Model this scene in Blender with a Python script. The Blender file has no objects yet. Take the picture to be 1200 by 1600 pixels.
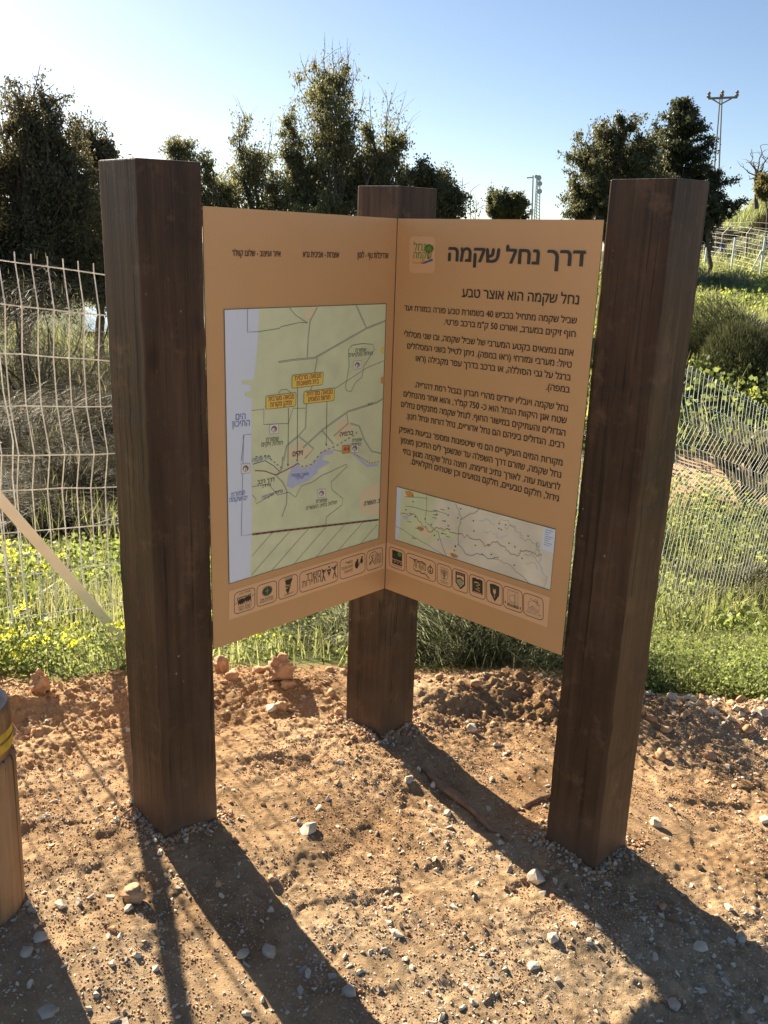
import bpy, bmesh, math, random
import numpy as np
from mathutils import Vector, Matrix
R = math.radians
sc = bpy.context.scene
col = sc.collection

# ------------------------------------------------------------------ camera, sky, sun, exposure
CAMZ = 1.6; FPX = 1395.0; PITCH = R(16.63); ROLL = R(1.92)
fwd = np.array([0, math.cos(PITCH), -math.sin(PITCH)]); up0 = np.array([0, math.sin(PITCH), math.cos(PITCH)]); rt0 = np.array([1., 0, 0])
rt = math.cos(ROLL)*rt0 + math.sin(ROLL)*up0; up = -math.sin(ROLL)*rt0 + math.cos(ROLL)*up0
cam = bpy.data.cameras.new('camera'); camo = bpy.data.objects.new('camera', cam); col.objects.link(camo)
cam.sensor_fit = 'VERTICAL'; cam.sensor_height = 24; cam.lens = FPX/1600*24
cam.clip_start = 0.05; cam.clip_end = 3000
camo.matrix_world = Matrix(((rt[0], up[0], -fwd[0], 0), (rt[1], up[1], -fwd[1], 0), (rt[2], up[2], -fwd[2], CAMZ), (0, 0, 0, 1)))
sc.camera = camo

SUN_EL = R(28.5); SUN_AZ = R(-37.0)          # azimuth from +Y, negative = to the left
sdir = Vector((math.sin(SUN_AZ)*math.cos(SUN_EL), math.cos(SUN_AZ)*math.cos(SUN_EL), math.sin(SUN_EL)))
w = bpy.data.worlds.new('World'); sc.world = w; w.use_nodes = True
nt = w.node_tree; bg = nt.nodes['Background']
sky = nt.nodes.new('ShaderNodeTexSky'); sky.sky_type = 'NISHITA'; sky.sun_disc = False
sky.sun_elevation = SUN_EL; sky.sun_rotation = SUN_AZ; sky.air_density = 0.75; sky.dust_density = 0.45; sky.ozone_density = 1.4
nt.links.new(sky.outputs[0], bg.inputs[0]); bg.inputs[1].default_value = 0.040
sl = bpy.data.lights.new('sun', 'SUN'); sl.energy = 5.0; sl.angle = R(0.5); sl.color = (1, .87, .68)
so = bpy.data.objects.new('sun', sl); col.objects.link(so); so.rotation_euler = sdir.to_track_quat('Z', 'Y').to_euler(); so.location = (-5, 6, 6)
sc.view_settings.view_transform = 'Standard'; sc.view_settings.look = 'None'; sc.view_settings.gamma = 1
sc.view_settings.exposure = 1.85

# ------------------------------------------------------------------ helpers
def ray(px, py):
    return fwd + (px-600)/FPX*rt - (py-800)/FPX*up
def at(px, py, Y):
    """world point seen at photo position (px,py) at forward distance Y"""
    d = ray(px, py); return np.array([0, 0, CAMZ]) + d*(Y/d[1])
def tag(o, label=None, cat=None, group=None, kind=None):
    if label: o['label'] = label
    if cat: o['category'] = cat
    if group: o['group'] = group
    if kind: o['kind'] = kind
    return o
def empty(name, loc, label=None, cat=None, group=None):
    o = bpy.data.objects.new(name, None); o.empty_display_size = .1; o.location = loc; col.objects.link(o)
    return tag(o, label, cat, group)
def wloc(o):
    l = Vector((0, 0, 0))
    while o is not None: l = l+o.location; o = o.parent
    return np.array(l)
def build(name, V, F, mats, parent=None, mi=None, smooth=False, loc=None):
    """V (n,3) world coordinates; F list of int arrays (m,k); mi list of per-face material arrays or None"""
    V = np.asarray(V, float)
    if loc is None: loc = np.zeros(3)
    base = wloc(parent)+np.asarray(loc, float)
    me = bpy.data.meshes.new(name)
    F = [np.asarray(f, np.int64) for f in F if len(f)]
    me.vertices.add(len(V)); me.vertices.foreach_set('co', (V-base).astype(np.float32).ravel())
    nl = sum(f.size for f in F); npoly = sum(len(f) for f in F)
    me.loops.add(nl); me.loops.foreach_set('vertex_index', np.concatenate([f.ravel() for f in F]).astype(np.int32))
    me.polygons.add(npoly)
    tot = np.concatenate([np.full(len(f), f.shape[1]) for f in F]).astype(np.int32)
    st = np.concatenate([[0], np.cumsum(tot)[:-1]]).astype(np.int32)
    me.polygons.foreach_set('loop_start', st); me.polygons.foreach_set('loop_total', tot)
    if not isinstance(mats, (list, tuple)): mats = [mats]
    for m in mats: me.materials.append(m)
    if mi is not None: me.polygons.foreach_set('material_index', np.concatenate([np.asarray(a) for a in mi]).astype(np.int32))
    me.polygons.foreach_set('use_smooth', np.full(npoly, smooth))
    me.update(calc_edges=True); me.validate()
    o = bpy.data.objects.new(name, me); col.objects.link(o); o.location = loc
    if parent is not None: o.parent = parent
    return o
class MB:
    """collects pieces into ONE mesh"""
    def __init__(s): s.V = []; s.n = 0; s.F = []; s.M = []
    def add(s, V, faces, m=0):
        V = np.asarray(V, float)
        by = {}
        for f in faces: by.setdefault(len(f), []).append(f)
        for k, fs in by.items():
            s.F.append(np.asarray(fs)+s.n); s.M.append(np.full(len(fs), m))
        s.V.append(V); s.n += len(V)
    def box(s, c, size, rz=0, m=0, ax=None):
        h = np.array(size)/2
        P = np.array([[x, y, z] for x in (-1, 1) for y in (-1, 1) for z in (-1, 1)])*h
        if ax is not None: P = P@np.array(ax)
        else:
            ca, sa = math.cos(rz), math.sin(rz); P = P@np.array([[ca, sa, 0], [-sa, ca, 0], [0, 0, 1]])
        s.add(P+np.array(c), [(0, 1, 3, 2), (4, 6, 7, 5), (0, 4, 5, 1), (2, 3, 7, 6), (0, 2, 6, 4), (1, 5, 7, 3)], m)
    def tube(s, pts, rad, n=6, m=0, cap=True):
        pts = np.asarray(pts, float); k = len(pts)
        rad = np.broadcast_to(np.asarray(rad, float), (k,))
        T = np.gradient(pts, axis=0); T /= np.linalg.norm(T, axis=1)[:, None]+1e-12
        ref = np.where(np.abs(T[:, 2:3]) > .9, [[1., 0, 0]], [[0, 0, 1.]])
        A = np.cross(T, ref); A /= np.linalg.norm(A, axis=1)[:, None]+1e-12; B = np.cross(T, A)
        for i in range(1, k):
            if (A[i]@A[i-1]) < 0: A[i] = -A[i]; B[i] = -B[i]
        an = np.linspace(0, 2*math.pi, n, endpoint=False)
        V = pts[:, None]+rad[:, None, None]*(np.cos(an)[None, :, None]*A[:, None]+np.sin(an)[None, :, None]*B[:, None])
        V = V.reshape(-1, 3); f = []
        for i in range(k-1):
            for j in range(n):
                a, b = i*n+j, i*n+(j+1) % n; f.append((a, b, b+n, a+n))
        if cap: f.append(tuple(range(n-1, -1, -1))); f.append(tuple(range((k-1)*n, k*n)))
        s.add(V, f, m)
    def lathe(s, prof, c, n=28, m=0):
        k = len(prof); an = np.linspace(0, 2*math.pi, n, endpoint=False)
        V = np.array([[r*math.cos(a), r*math.sin(a), z] for r, z in prof for a in an])+np.array(c)
        f = [(i*n+j, i*n+(j+1) % n, (i+1)*n+(j+1) % n, (i+1)*n+j) for i in range(k-1) for j in range(n)]
        f.append(tuple(range((k-1)*n, k*n)))
        s.add(V, f, m)
    def build(s, name, mats, parent=None, smooth=False, loc=None):
        return build(name, np.concatenate(s.V), s.F, mats, parent, s.M, smooth, loc)

# value / gradient noise in numpy
def _h(i, j, s):
    n = (i*374761393+j*668265263+s*974711) & 0xffffffff
    n = ((n ^ (n >> 13))*1274126177) & 0xffffffff
    return ((n ^ (n >> 16)) & 0xffff)/65535.0
def noise2(x, y, s=0):
    xi = np.floor(x).astype(np.int64); yi = np.floor(y).astype(np.int64); fx = x-xi; fy = y-yi
    u = fx*fx*fx*(fx*(fx*6-15)+10); v = fy*fy*fy*(fy*(fy*6-15)+10)
    a = _h(xi, yi, s); b = _h(xi+1, yi, s); c = _h(xi, yi+1, s); d = _h(xi+1, yi+1, s)
    return (a+(b-a)*u+(c-a)*v+(a-b-c+d)*u*v)*2-1
def fbm(x, y, s=0, o=4, g=.5):
    r = 0; a = 1; f = 1
    for k in range(o): r = r+a*noise2(x*f+k*17.3, y*f-k*9.1, s+k); a *= g; f *= 2.03
    return r
def sstep(a, b, x):
    t = np.clip((x-a)/(b-a), 0, 1); return t*t*(3-2*t)

# ------------------------------------------------------------------ materials
def newmat(name):
    m = bpy.data.materials.new(name); m.use_nodes = True
    n = m.node_tree; return m, n, n.nodes['Principled BSDF'], n.links
def nd(n, t, **k):
    x = n.nodes.new(t)
    for a, b in k.items():
        if a in x.inputs.keys() if hasattr(x.inputs, 'keys') else False: x.inputs[a].default_value = b
        else: setattr(x, a, b)
    return x
def ramp(n, l, src, stops):
    r = n.nodes.new('ShaderNodeValToRGB'); e = r.color_ramp.elements
    while len(e) < len(stops): e.new(.5)
    for q, (p, c) in zip(e, stops): q.position = p; q.color = (*c, 1) if len(c) == 3 else c
    l.new(src, r.inputs[0]); return r
def flat(name, c, rough=.6, metal=0, spec=.5, vary=0.0, scale=8, bump=0):
    m, n, b, l = newmat(name)
    b.inputs['Base Color'].default_value = (*c, 1); b.inputs['Roughness'].default_value = rough
    b.inputs['Metallic'].default_value = metal; b.inputs['Specular IOR Level'].default_value = spec
    if vary or bump:
        tc = n.nodes.new('ShaderNodeTexCoord'); no = nd(n, 'ShaderNodeTexNoise'); no.inputs['Scale'].default_value = scale; no.inputs['Detail'].default_value = 6
        l.new(tc.outputs['Object'], no.inputs['Vector'])
        if vary:
            lo = tuple(max(0, q*(1-vary)) for q in c); hi = tuple(min(1, q*(1+vary)) for q in c)
            l.new(ramp(n, l, no.outputs['Fac'], [(.3, lo), (.7, hi)]).outputs[0], b.inputs['Base Color'])
        if bump:
            bp = n.nodes.new('ShaderNodeBump'); bp.inputs['Strength'].default_value = bump; bp.inputs['Distance'].default_value = .01
            l.new(no.outputs['Fac'], bp.inputs['Height']); l.new(bp.outputs[0], b.inputs['Normal'])
    return m
def leafmat(name, c1, c2, trans=.45, tcol=None, rough=.55, spec=.35):
    """two-sided leaf: per-leaf colour variation, light passing through"""
    m, n, b, l = newmat(name)
    geo = n.nodes.new('ShaderNodeNewGeometry')
    r = ramp(n, l, geo.outputs['Random Per Island'], [(0, c1), (1, c2)])
    tc = n.nodes.new('ShaderNodeTexCoord')
    l.new(r.outputs[0], b.inputs['Base Color']); b.inputs['Roughness'].default_value = rough; b.inputs['Specular IOR Level'].default_value = spec
    tr = n.nodes.new('ShaderNodeBsdfTranslucent'); mx = n.nodes.new('ShaderNodeMixShader'); mx.inputs[0].default_value = trans
    t1 = tcol or c2
    g = n.nodes.new('ShaderNodeMixRGB'); g.blend_type = 'MULTIPLY'; g.inputs[0].default_value = .0
    hs = n.nodes.new('ShaderNodeHueSaturation'); hs.inputs['Value'].default_value = 1.5; hs.inputs['Saturation'].default_value = 1.1
    l.new(r.outputs[0], hs.inputs['Color']); l.new(hs.outputs[0], tr.inputs[0])
    out = n.nodes['Material Output']; l.new(b.outputs[0], mx.inputs[1]); l.new(tr.outputs[0], mx.inputs[2]); l.new(mx.outputs[0], out.inputs[0])
    return m
def woodmat(name, dark, mid, lite, wear=.0, rough=.6, scale=1.0, zbend=True):
    m, n, b, l = newmat(name)
    tc0 = n.nodes.new('ShaderNodeTexCoord'); oi = n.nodes.new('ShaderNodeObjectInfo')
    rv = n.nodes.new('ShaderNodeMath'); rv.operation = 'MULTIPLY'; rv.inputs[1].default_value = 17.3; l.new(oi.outputs['Random'], rv.inputs[0])
    tcv = n.nodes.new('ShaderNodeVectorMath'); tcv.operation = 'ADD'; l.new(tc0.outputs['Object'], tcv.inputs[0]); l.new(rv.outputs[0], tcv.inputs[1])
    class tc: outputs = {'Object': tcv.outputs[0]}
    mp = n.nodes.new('ShaderNodeMapping'); mp.inputs['Scale'].default_value = (38*scale, 38*scale, 1.3*scale); l.new(tc.outputs['Object'], mp.inputs[0])
    g = nd(n, 'ShaderNodeTexNoise'); g.inputs['Scale'].default_value = 1; g.inputs['Detail'].default_value = 8; g.inputs['Roughness'].default_value = .62; g.inputs['Distortion'].default_value = .6
    l.new(mp.outputs[0], g.inputs['Vector'])
    mp2 = n.nodes.new('ShaderNodeMapping'); mp2.inputs['Scale'].default_value = (9, 9, 2.2); l.new(tc.outputs['Object'], mp2.inputs[0])
    g2 = nd(n, 'ShaderNodeTexNoise'); g2.inputs['Scale'].default_value = 1; g2.inputs['Detail'].default_value = 5; l.new(mp2.outputs[0], g2.inputs['Vector'])
    ad = n.nodes.new('ShaderNodeMath'); ad.operation = 'ADD'; l.new(g.outputs['Fac'], ad.inputs[0]); l.new(g2.outputs['Fac'], ad.inputs[1])
    hf = n.nodes.new('ShaderNodeMath'); hf.operation = 'MULTIPLY'; hf.inputs[1].default_value = .5; l.new(ad.outputs[0], hf.inputs[0])
    r = ramp(n, l, hf.outputs[0], [(.32, dark), (.5, mid), (.72, lite)])
    # knots
    kv = n.nodes.new('ShaderNodeTexVoronoi'); kv.inputs['Scale'].default_value = 1; mp3 = n.nodes.new('ShaderNodeMapping'); mp3.inputs['Scale'].default_value = (7, 7, 3.2)
    l.new(tc.outputs['Object'], mp3.inputs[0]); l.new(mp3.outputs[0], kv.inputs['Vector'])
    kr = ramp(n, l, kv.outputs['Distance'], [(.05, (.35, .35, .35)), (.14, (1, 1, 1))])
    mk = n.nodes.new('ShaderNodeMixRGB'); mk.blend_type = 'MULTIPLY'; mk.inputs[0].default_value = .8; l.new(r.outputs[0], mk.inputs[1]); l.new(kr.outputs[0], mk.inputs[2])
    bl = nd(n, 'ShaderNodeTexNoise'); bl.inputs['Scale'].default_value = 3.2; bl.inputs['Detail'].default_value = 7; bl.inputs['Roughness'].default_value = .65; l.new(tc.outputs['Object'], bl.inputs['Vector'])
    blr = ramp(n, l, bl.outputs['Fac'], [(.34, (.42, .42, .42)), (.5, (1, 1, 1)), (.68, (1.0, 1.0, 1.0))]); mb_ = n.nodes.new('ShaderNodeMixRGB'); mb_.blend_type = 'MULTIPLY'; mb_.inputs[0].default_value = .75; l.new(mk.outputs[0], mb_.inputs[1]); l.new(blr.outputs[0], mb_.inputs[2])
    # drying cracks along the grain
    mp4 = n.nodes.new('ShaderNodeMapping'); mp4.inputs['Scale'].default_value = (70, 70, 1.1); l.new(tc.outputs['Object'], mp4.inputs[0])
    ck = nd(n, 'ShaderNodeTexNoise'); ck.inputs['Scale'].default_value = 1; ck.inputs['Detail'].default_value = 3; l.new(mp4.outputs[0], ck.inputs['Vector'])
    ckr = ramp(n, l, ck.outputs['Fac'], [(.33, (.25, .25, .25)), (.40, (1, 1, 1))]); mc_ = n.nodes.new('ShaderNodeMixRGB'); mc_.blend_type = 'MULTIPLY'; mc_.inputs[0].default_value = 1; l.new(mb_.outputs[0], mc_.inputs[1]); l.new(ckr.outputs[0], mc_.inputs[2])
    cur = mc_.outputs[0]
    if wear:
        # rubbed spots and pale scratches
        s1 = nd(n, 'ShaderNodeTexNoise'); s1.inputs['Scale'].default_value = 13; s1.inputs['Detail'].default_value = 9; s1.inputs['Roughness'].default_value = .7; l.new(tc.outputs['Object'], s1.inputs['Vector'])
        s1r = ramp(n, l, s1.outputs['Fac'], [(.55, (0, 0, 0)), (.72, (1, 1, 1))])
        mw = n.nodes.new('ShaderNodeMixRGB'); mw.inputs[2].default_value = (.16, .098, .055, 1)
        ml = n.nodes.new('ShaderNodeMath'); ml.operation = 'MULTIPLY'; ml.inputs[1].default_value = wear; l.new(s1r.outputs[0], ml.inputs[0]); l.new(ml.outputs[0], mw.inputs[0]); l.new(cur, mw.inputs[1])
        s2 = n.nodes.new('ShaderNodeTexVoronoi'); s2.inputs['Scale'].default_value = 24; l.new(tc.outputs['Object'], s2.inputs['Vector'])
        s2r = ramp(n, l, s2.outputs['Distance'], [(.055, (1, 1, 1)), (.085, (0, 0, 0))])
        s3 = nd(n, 'ShaderNodeTexNoise'); s3.inputs['Scale'].default_value = 5; l.new(tc.outputs['Object'], s3.inputs['Vector'])
        s3r = ramp(n, l, s3.outputs['Fac'], [(.55, (0, 0, 0)), (.62, (1, 1, 1))])
        mm = n.nodes.new('ShaderNodeMath'); mm.operation = 'MULTIPLY'; l.new(s2r.outputs[0], mm.inputs[0]); l.new(s3r.outputs[0], mm.inputs[1])
        mq = n.nodes.new('ShaderNodeMixRGB'); mq.inputs[2].default_value = (.33, .27, .21, 1); l.new(mm.outputs[0], mq.inputs[0]); l.new(mw.outputs[0], mq.inputs[1])
        cur = mq.outputs[0]
        # dust splashed on near the ground
        sx = n.nodes.new('ShaderNodeSeparateXYZ'); l.new(tc0.outputs['Object'], sx.inputs[0])
        md = n.nodes.new('ShaderNodeMapRange'); md.inputs['From Min'].default_value = .22; md.inputs['From Max'].default_value = .0; l.new(sx.outputs[2], md.inputs['Value'])
        mn = n.nodes.new('ShaderNodeMath'); mn.operation = 'MULTIPLY'; l.new(md.outputs[0], mn.inputs[0]); l.new(s3.outputs['Fac'], mn.inputs[1])
        mdx = n.nodes.new('ShaderNodeMixRGB'); mdx.inputs[2].default_value = (.22, .14, .085, 1); l.new(mn.outputs[0], mdx.inputs[0]); l.new(cur, mdx.inputs[1]); cur = mdx.outputs[0]
    l.new(cur, b.inputs['Base Color']); b.inputs['Roughness'].default_value = rough; b.inputs['Specular IOR Level'].default_value = .35
    bp = n.nodes.new('ShaderNodeBump'); bp.inputs['Strength'].default_value = 1.0; bp.inputs['Distance'].default_value = .010
    l.new(hf.outputs[0], bp.inputs['Height']); l.new(bp.outputs[0], b.inputs['Normal'])
    return m

# ground: soil / gravel / green earth, mixed by a point attribute and noise
def groundmat():
    m, n, b, l = newmat('soil')
    tc = n.nodes.new('ShaderNodeTexCoord')
    def noi(s, d=6, rgh=.6):
        x = nd(n, 'ShaderNodeTexNoise'); x.inputs['Scale'].default_value = s; x.inputs['Detail'].default_value = d; x.inputs['Roughness'].default_value = rgh
        l.new(tc.outputs['Object'], x.inputs['Vector']); return x.outputs['Fac']
    def mix(f, a, c):
        x = n.nodes.new('ShaderNodeMixRGB')
        for s, i in ((f, 0), (a, 1), (c, 2)):
            if isinstance(s, (int, float)): x.inputs[i].default_value = s
            elif isinstance(s, tuple): x.inputs[i].default_value = (*s, 1)
            else: l.new(s, x.inputs[i])
        return x.outputs[0]
    big = ramp(n, l, noi(2.6, 8), [(.33, (.225, .132, .062)), (.5, (.355, .226, .118)), (.68, (.48, .33, .19))]).outputs[0]
    fine = ramp(n, l, noi(70, 8, .7), [(.3, (.5, .5, .5)), (.6, (1.05, 1.05, 1.05))]).outputs[0]
    mu = n.nodes.new('ShaderNodeMixRGB'); mu.blend_type = 'MULTIPLY'; mu.inputs[0].default_value = .6; l.new(big, mu.inputs[1]); l.new(fine, mu.inputs[2])
    soil = mu.outputs[0]
    # grit: small pale grains
    v = n.nodes.new('ShaderNodeTexVoronoi'); v.inputs['Scale'].default_value = 130; l.new(tc.outputs['Object'], v.inputs['Vector'])
    vr = ramp(n, l, v.outputs['Distance'], [(.22, (1, 1, 1)), (.34, (0, 0, 0))]).outputs[0]
    vc = ramp(n, l, v.outputs['Color'], [(.55, (0, 0, 0)), (.7, (1, 1, 1))]).outputs[0]
    at_ = n.nodes.new('ShaderNodeAttribute'); at_.attribute_name = 'gravel'
    m1 = n.nodes.new('ShaderNodeMath'); m1.operation = 'MULTIPLY'; l.new(vr, m1.inputs[0]); l.new(vc, m1.inputs[1])
    m2 = n.nodes.new('ShaderNodeMath'); m2.operation = 'MULTIPLY'; l.new(m1.outputs[0], m2.inputs[0]); l.new(at_.outputs['Fac'], m2.inputs[1])
    grey = mix(at_.outputs['Fac'], soil, ramp(n, l, noi(24, 8), [(.35, (.24, .175, .105)), (.65, (.48, .36, .225))]).outputs[0])
    soil = mix(m2.outputs[0], grey, (.52, .43, .32))
    ag = n.nodes.new('ShaderNodeAttribute'); ag.attribute_name = 'green'
    gr = ramp(n, l, noi(6, 8), [(.3, (.035, .045, .015)), (.55, (.07, .095, .025)), (.75, (.13, .14, .05))]).outputs[0]
    ap = n.nodes.new('ShaderNodeAttribute'); ap.attribute_name = 'path'
    c = mix(ag.outputs['Fac'], soil, gr); c = mix(ap.outputs['Fac'], c, (.50, .34, .20))
    l.new(c, b.inputs['Base Color']); b.inputs['Roughness'].default_value = .95; b.inputs['Specular IOR Level'].default_value = .1
    bp = n.nodes.new('ShaderNodeBump'); bp.inputs['Strength'].default_value = .8; bp.inputs['Distance'].default_value = .006
    l.new(noi(110, 9, .75), bp.inputs['Height']); l.new(bp.outputs[0], b.inputs['Normal'])
    return m
M = {}
M['soil'] = groundmat()
M['post'] = woodmat('dark_stained_timber', (.022, .012, .0065), (.056, .032, .0175), (.125, .076, .045), wear=.7, rough=.55)
M['bollard'] = woodmat('weathered_pine', (.22, .12, .055), (.40, .235, .115), (.54, .36, .20), rough=.65)
M['bollard_top'] = flat('grey_end_grain', (.40, .36, .31), .8, vary=.4, scale=30, bump=.4)
M['yellow'] = flat('worn_yellow_paint', (.62, .44, .04), .6, vary=.25, scale=25)
M['panel'] = flat('tan_coated_sheet', (.63, .385, .178), .34, spec=.5, vary=.03, scale=5)
M['edge'] = flat('sheet_edge', (.10, .055, .03), .5)
M['strip'] = flat('pale_tan_print', (.82, .53, .29), .4)
M['logo_tan'] = flat('logo_tan_print', (.74, .46, .24), .4)
M['ink'] = flat('dark_brown_ink', (.030, .024, .018), .5)
M['title'] = flat('title_ink', (.040, .040, .032), .5)
M['mgreen'] = flat('map_green', (.72, .81, .52), .45, vary=.08, scale=14)
M['msea'] = flat('map_sea', (.74, .86, .98), .45)
M['mlake'] = flat('map_lake', (.52, .60, .80), .45)
M['msand'] = flat('map_sand', (.85, .74, .48), .45)
M['myellow'] = flat('map_label_yellow', (.88, .70, .14), .45)
M['mgrey'] = flat('map_road_grey', (.20, .18, .20), .5)
M['mdark'] = flat('map_line_dark', (.07, .075, .06), .5)
M['mred'] = flat('map_line_red', (.40, .10, .06), .5)
M['mblue'] = flat('map_text_blue', (.12, .17, .38), .5)
M['morange'] = flat('map_orange', (.75, .35, .10), .5)
M['mwhite'] = flat('map_white', (.85, .83, .74), .5)
M['mtan'] = flat('map_relief', (.78, .78, .62), .45, vary=.14, scale=9)
M['mhatch'] = flat('map_hatch', (.34, .38, .22), .5)
M['lgreen'] = flat('logo_green', (.15, .27, .05), .5)
M['lblue'] = flat('logo_blue', (.07, .11, .27), .5)
M['emgreen'] = flat('emblem_dark_green', (.035, .055, .03), .5)
M['wire'] = flat('galvanised_wire', (.76, .78, .74), .5, metal=.05, vary=.2, scale=12)
M['white_steel'] = flat('white_painted_steel', (.85, .88, .82), .5, vary=.07, scale=10)
M['fpost'] = flat('grey_steel', (.42, .42, .40), .45, metal=.4, vary=.15)
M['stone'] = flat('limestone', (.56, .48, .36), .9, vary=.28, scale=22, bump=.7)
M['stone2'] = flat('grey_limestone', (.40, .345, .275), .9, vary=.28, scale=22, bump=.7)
M['clod'] = flat('dry_clay', (.44, .265, .145), .95, vary=.3, scale=24, bump=1)
M['bark'] = flat('grey_bark', (.11, .085, .065), .9, vary=.4, scale=6, bump=.5)
M['root'] = flat('dry_root', (.25, .15, .085), .9, vary=.4, scale=20, bump=.6)
M['euc_dark'] = leafmat('dark_eucalyptus_leaf', (.060, .054, .028), (.17, .15, .08), .36)
M['euc'] = leafmat('eucalyptus_leaf', (.085, .088, .042), (.23, .22, .115), .48)
M['conifer'] = leafmat('conifer_needle', (.032, .038, .018), (.095, .10, .05), .3)
M['dense'] = leafmat('broad_tree_leaf', (.048, .050, .022), (.15, .145, .07), .38)
M['broom'] = leafmat('grey_green_stem', (.12, .135, .075), (.28, .29, .18), .5)
M['scrub'] = leafmat('dark_scrub_stem', (.026, .023, .012), (.085, .078, .042), .25, spec=.08)
M['straw'] = leafmat('dry_straw', (.13, .115, .06), (.34, .30, .18), .35)
M['weed'] = leafmat('fresh_weed_leaf', (.11, .135, .04), (.27, .31, .11), .52)
M['grass'] = leafmat('grass_blade', (.12, .135, .05), (.33, .335, .15), .52)
M['flower'] = leafmat('mustard_flower', (.46, .47, .06), (.66, .65, .12), .45)
M['redstem'] = leafmat('red_stem', (.20, .06, .05), (.36, .13, .10), .3)
M['tan_leaf'] = leafmat('autumn_leaf', (.10, .095, .035), (.22, .19, .07), .4)
M['steel_far'] = flat('mast_steel', (.50, .50, .50), .5, metal=.3)
M['pole'] = flat('timber_pole', (.26, .22, .19), .8)
M['blue'] = flat('blue_steel', (.10, .13, .25), .5)
m, n_, b_, l_ = newmat('pond_water'); b_.inputs['Base Color'].default_value = (.03, .04, .04, 1); b_.inputs['Roughness'].default_value = .08
no_ = n_.nodes.new('ShaderNodeTexNoise'); no_.inputs['Scale'].default_value = 3; bp_ = n_.nodes.new('ShaderNodeBump'); bp_.inputs['Strength'].default_value = .2; l_.new(no_.outputs['Fac'], bp_.inputs['Height']); l_.new(bp_.outputs[0], b_.inputs['Normal']); M['water'] = m

# ------------------------------------------------------------------ terrain
RX = [-4, -1.22, -.97, -.4, -.13, .54, 1.03, 1.52, 4]; RY = [2.3, 2.74, 2.90, 3.02, 3.08, 3.20, 3.08, 3.05, 3.05]
def rimY(x): return np.interp(x, RX, RY)
def height0(x, y):
    x = np.asarray(x, float); y = np.asarray(y, float)
    d = y-rimY(x)-.06*noise2(x*3.1, y*0+3, 5)
    z0 = .012-.088*np.clip(x, -1.3, 1.3)*sstep(3.6, 2.6, y)-.02*np.clip(x, -1.3, 1.3)*sstep(2.6, 3.6, y)
    ridge = .034*np.exp(-((d+.10)/.13)**2)*(1+.6*noise2(x*4, y*4, 9))
    s = .19+.17*sstep(-1.2, 1.0, x)
    drop = z0-s*np.maximum(d, 0)
    t = sstep(-.12, .25, x/np.maximum(y, .5))
    zf = -2.1+t*(.16*np.clip(y-9, 0, 9)+.05*np.clip(y-18, 0, 37))+t*10.5*np.exp(-((x-45)/15)**2-((y-82)/20)**2)+.12*noise2(x*.35, y*.35, 31)*sstep(8, 14, y)
    k = .25; hh = np.clip(.5+.5*(drop-zf)/k, 0, 1); z = zf+(drop-zf)*hh+k*hh*(1-hh)
    return z+ridge, d
def height(x, y): return height0(x, y)[0]
def axis(a, b, st, lo, hi, g):
    c = list(np.arange(a, b+1e-9, st)); p = c[-1]; s = st
    while p < hi: s *= g; p += s; c.append(p)
    p = a; s = st; pre = []
    while p > lo: s *= g; p -= s; pre.append(p)
    return np.array(pre[::-1]+c)
gx = axis(-1.35, 1.75, .0055, -400, 400, 1.09); gy = axis(1.30, 3.30, .0055, -40, 900, 1.075)
X, Y = np.meshgrid(gx, gy)
Z, D = height0(X, Y)
near = sstep(.35, -.05, D)*sstep(-3.2, -2.0, X)*sstep(4.2, 3.0, X)*sstep(.2, 1.0, Y)
rough = np.clip(.38+.62*sstep(-.75, -.1, D)+.55*fbm(X*1.6, Y*1.6, 50, 3), .12, 1.8)      # churned soil near the rim, trodden in front
b1 = fbm(X*3.2, Y*3.2, 1, 3); b2 = 1-np.abs(fbm(X*9, Y*9, 11, 3)); b3 = np.abs(fbm(X*26, Y*26, 21, 3)); b4 = fbm(X*75, Y*75, 41, 2)
Z = Z+near*(.012*b1+rough*(.010*(b2-.6)+.0045*fbm(X*22, Y*22, 21, 3)+.0038*b4+.0026*noise2(X*160, Y*160, 43))-.007*sstep(.25, .6, fbm(X*7, Y*7, 91, 3)))
# soft tyre / rake furrows left of the centre
fu = np.sin((X*.86+Y*.5)*95+3*noise2(X*3, Y*3, 77)); Z += near*.0022*np.maximum(fu, 0)*np.exp(-((X+.75)/.3)**2-((Y-2.25)/.35)**2)
mound = lambda cx, cy, r, h: h*np.exp(-((X-cx)**2+(Y-cy)**2)/(r*r))
Z += mound(.03, 2.72, .20, .022)+mound(.66, 2.2, .2, .012)+mound(-.55, 2.17, .2, .012)
nx, ny = len(gx), len(gy)
idx = np.arange(nx*ny).reshape(ny, nx)
quads = np.stack([idx[:-1, :-1], idx[:-1, 1:], idx[1:, 1:], idx[1:, :-1]], -1).reshape(-1, 4)
ground = build('ground', np.stack([X, Y, Z], -1).reshape(-1, 3), [quads], M['soil'], smooth=True)
tag(ground, kind='structure')
def attr(name, A):
    a = ground.data.attributes.new(name, 'FLOAT', 'POINT'); a.data.foreach_set('value', A.astype(np.float32).ravel())
GREEN = np.clip(sstep(.10, .45, D+.25*noise2(X*2, Y*2, 61))+0*X, 0, 1)*(1-.0)
attr('green', np.where(Y > 1, GREEN, 0))
attr('gravel', np.clip((sstep(2.35, 1.55, Y)*.75+sstep(.95, 1.3, X)*sstep(-.45, -.1, D)*.7)*(.62+.7*fbm(X*2.2, Y*2.2, 71, 3)), 0, 1))
pd = np.abs(Y-(12.7-.2*(X-4.5))-.5*noise2(X*.4, Y*.4, 81)); attr('path', sstep(1.2, .6, pd)*sstep(2.0, 4.0, X)*sstep(26, 15, X))
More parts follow.
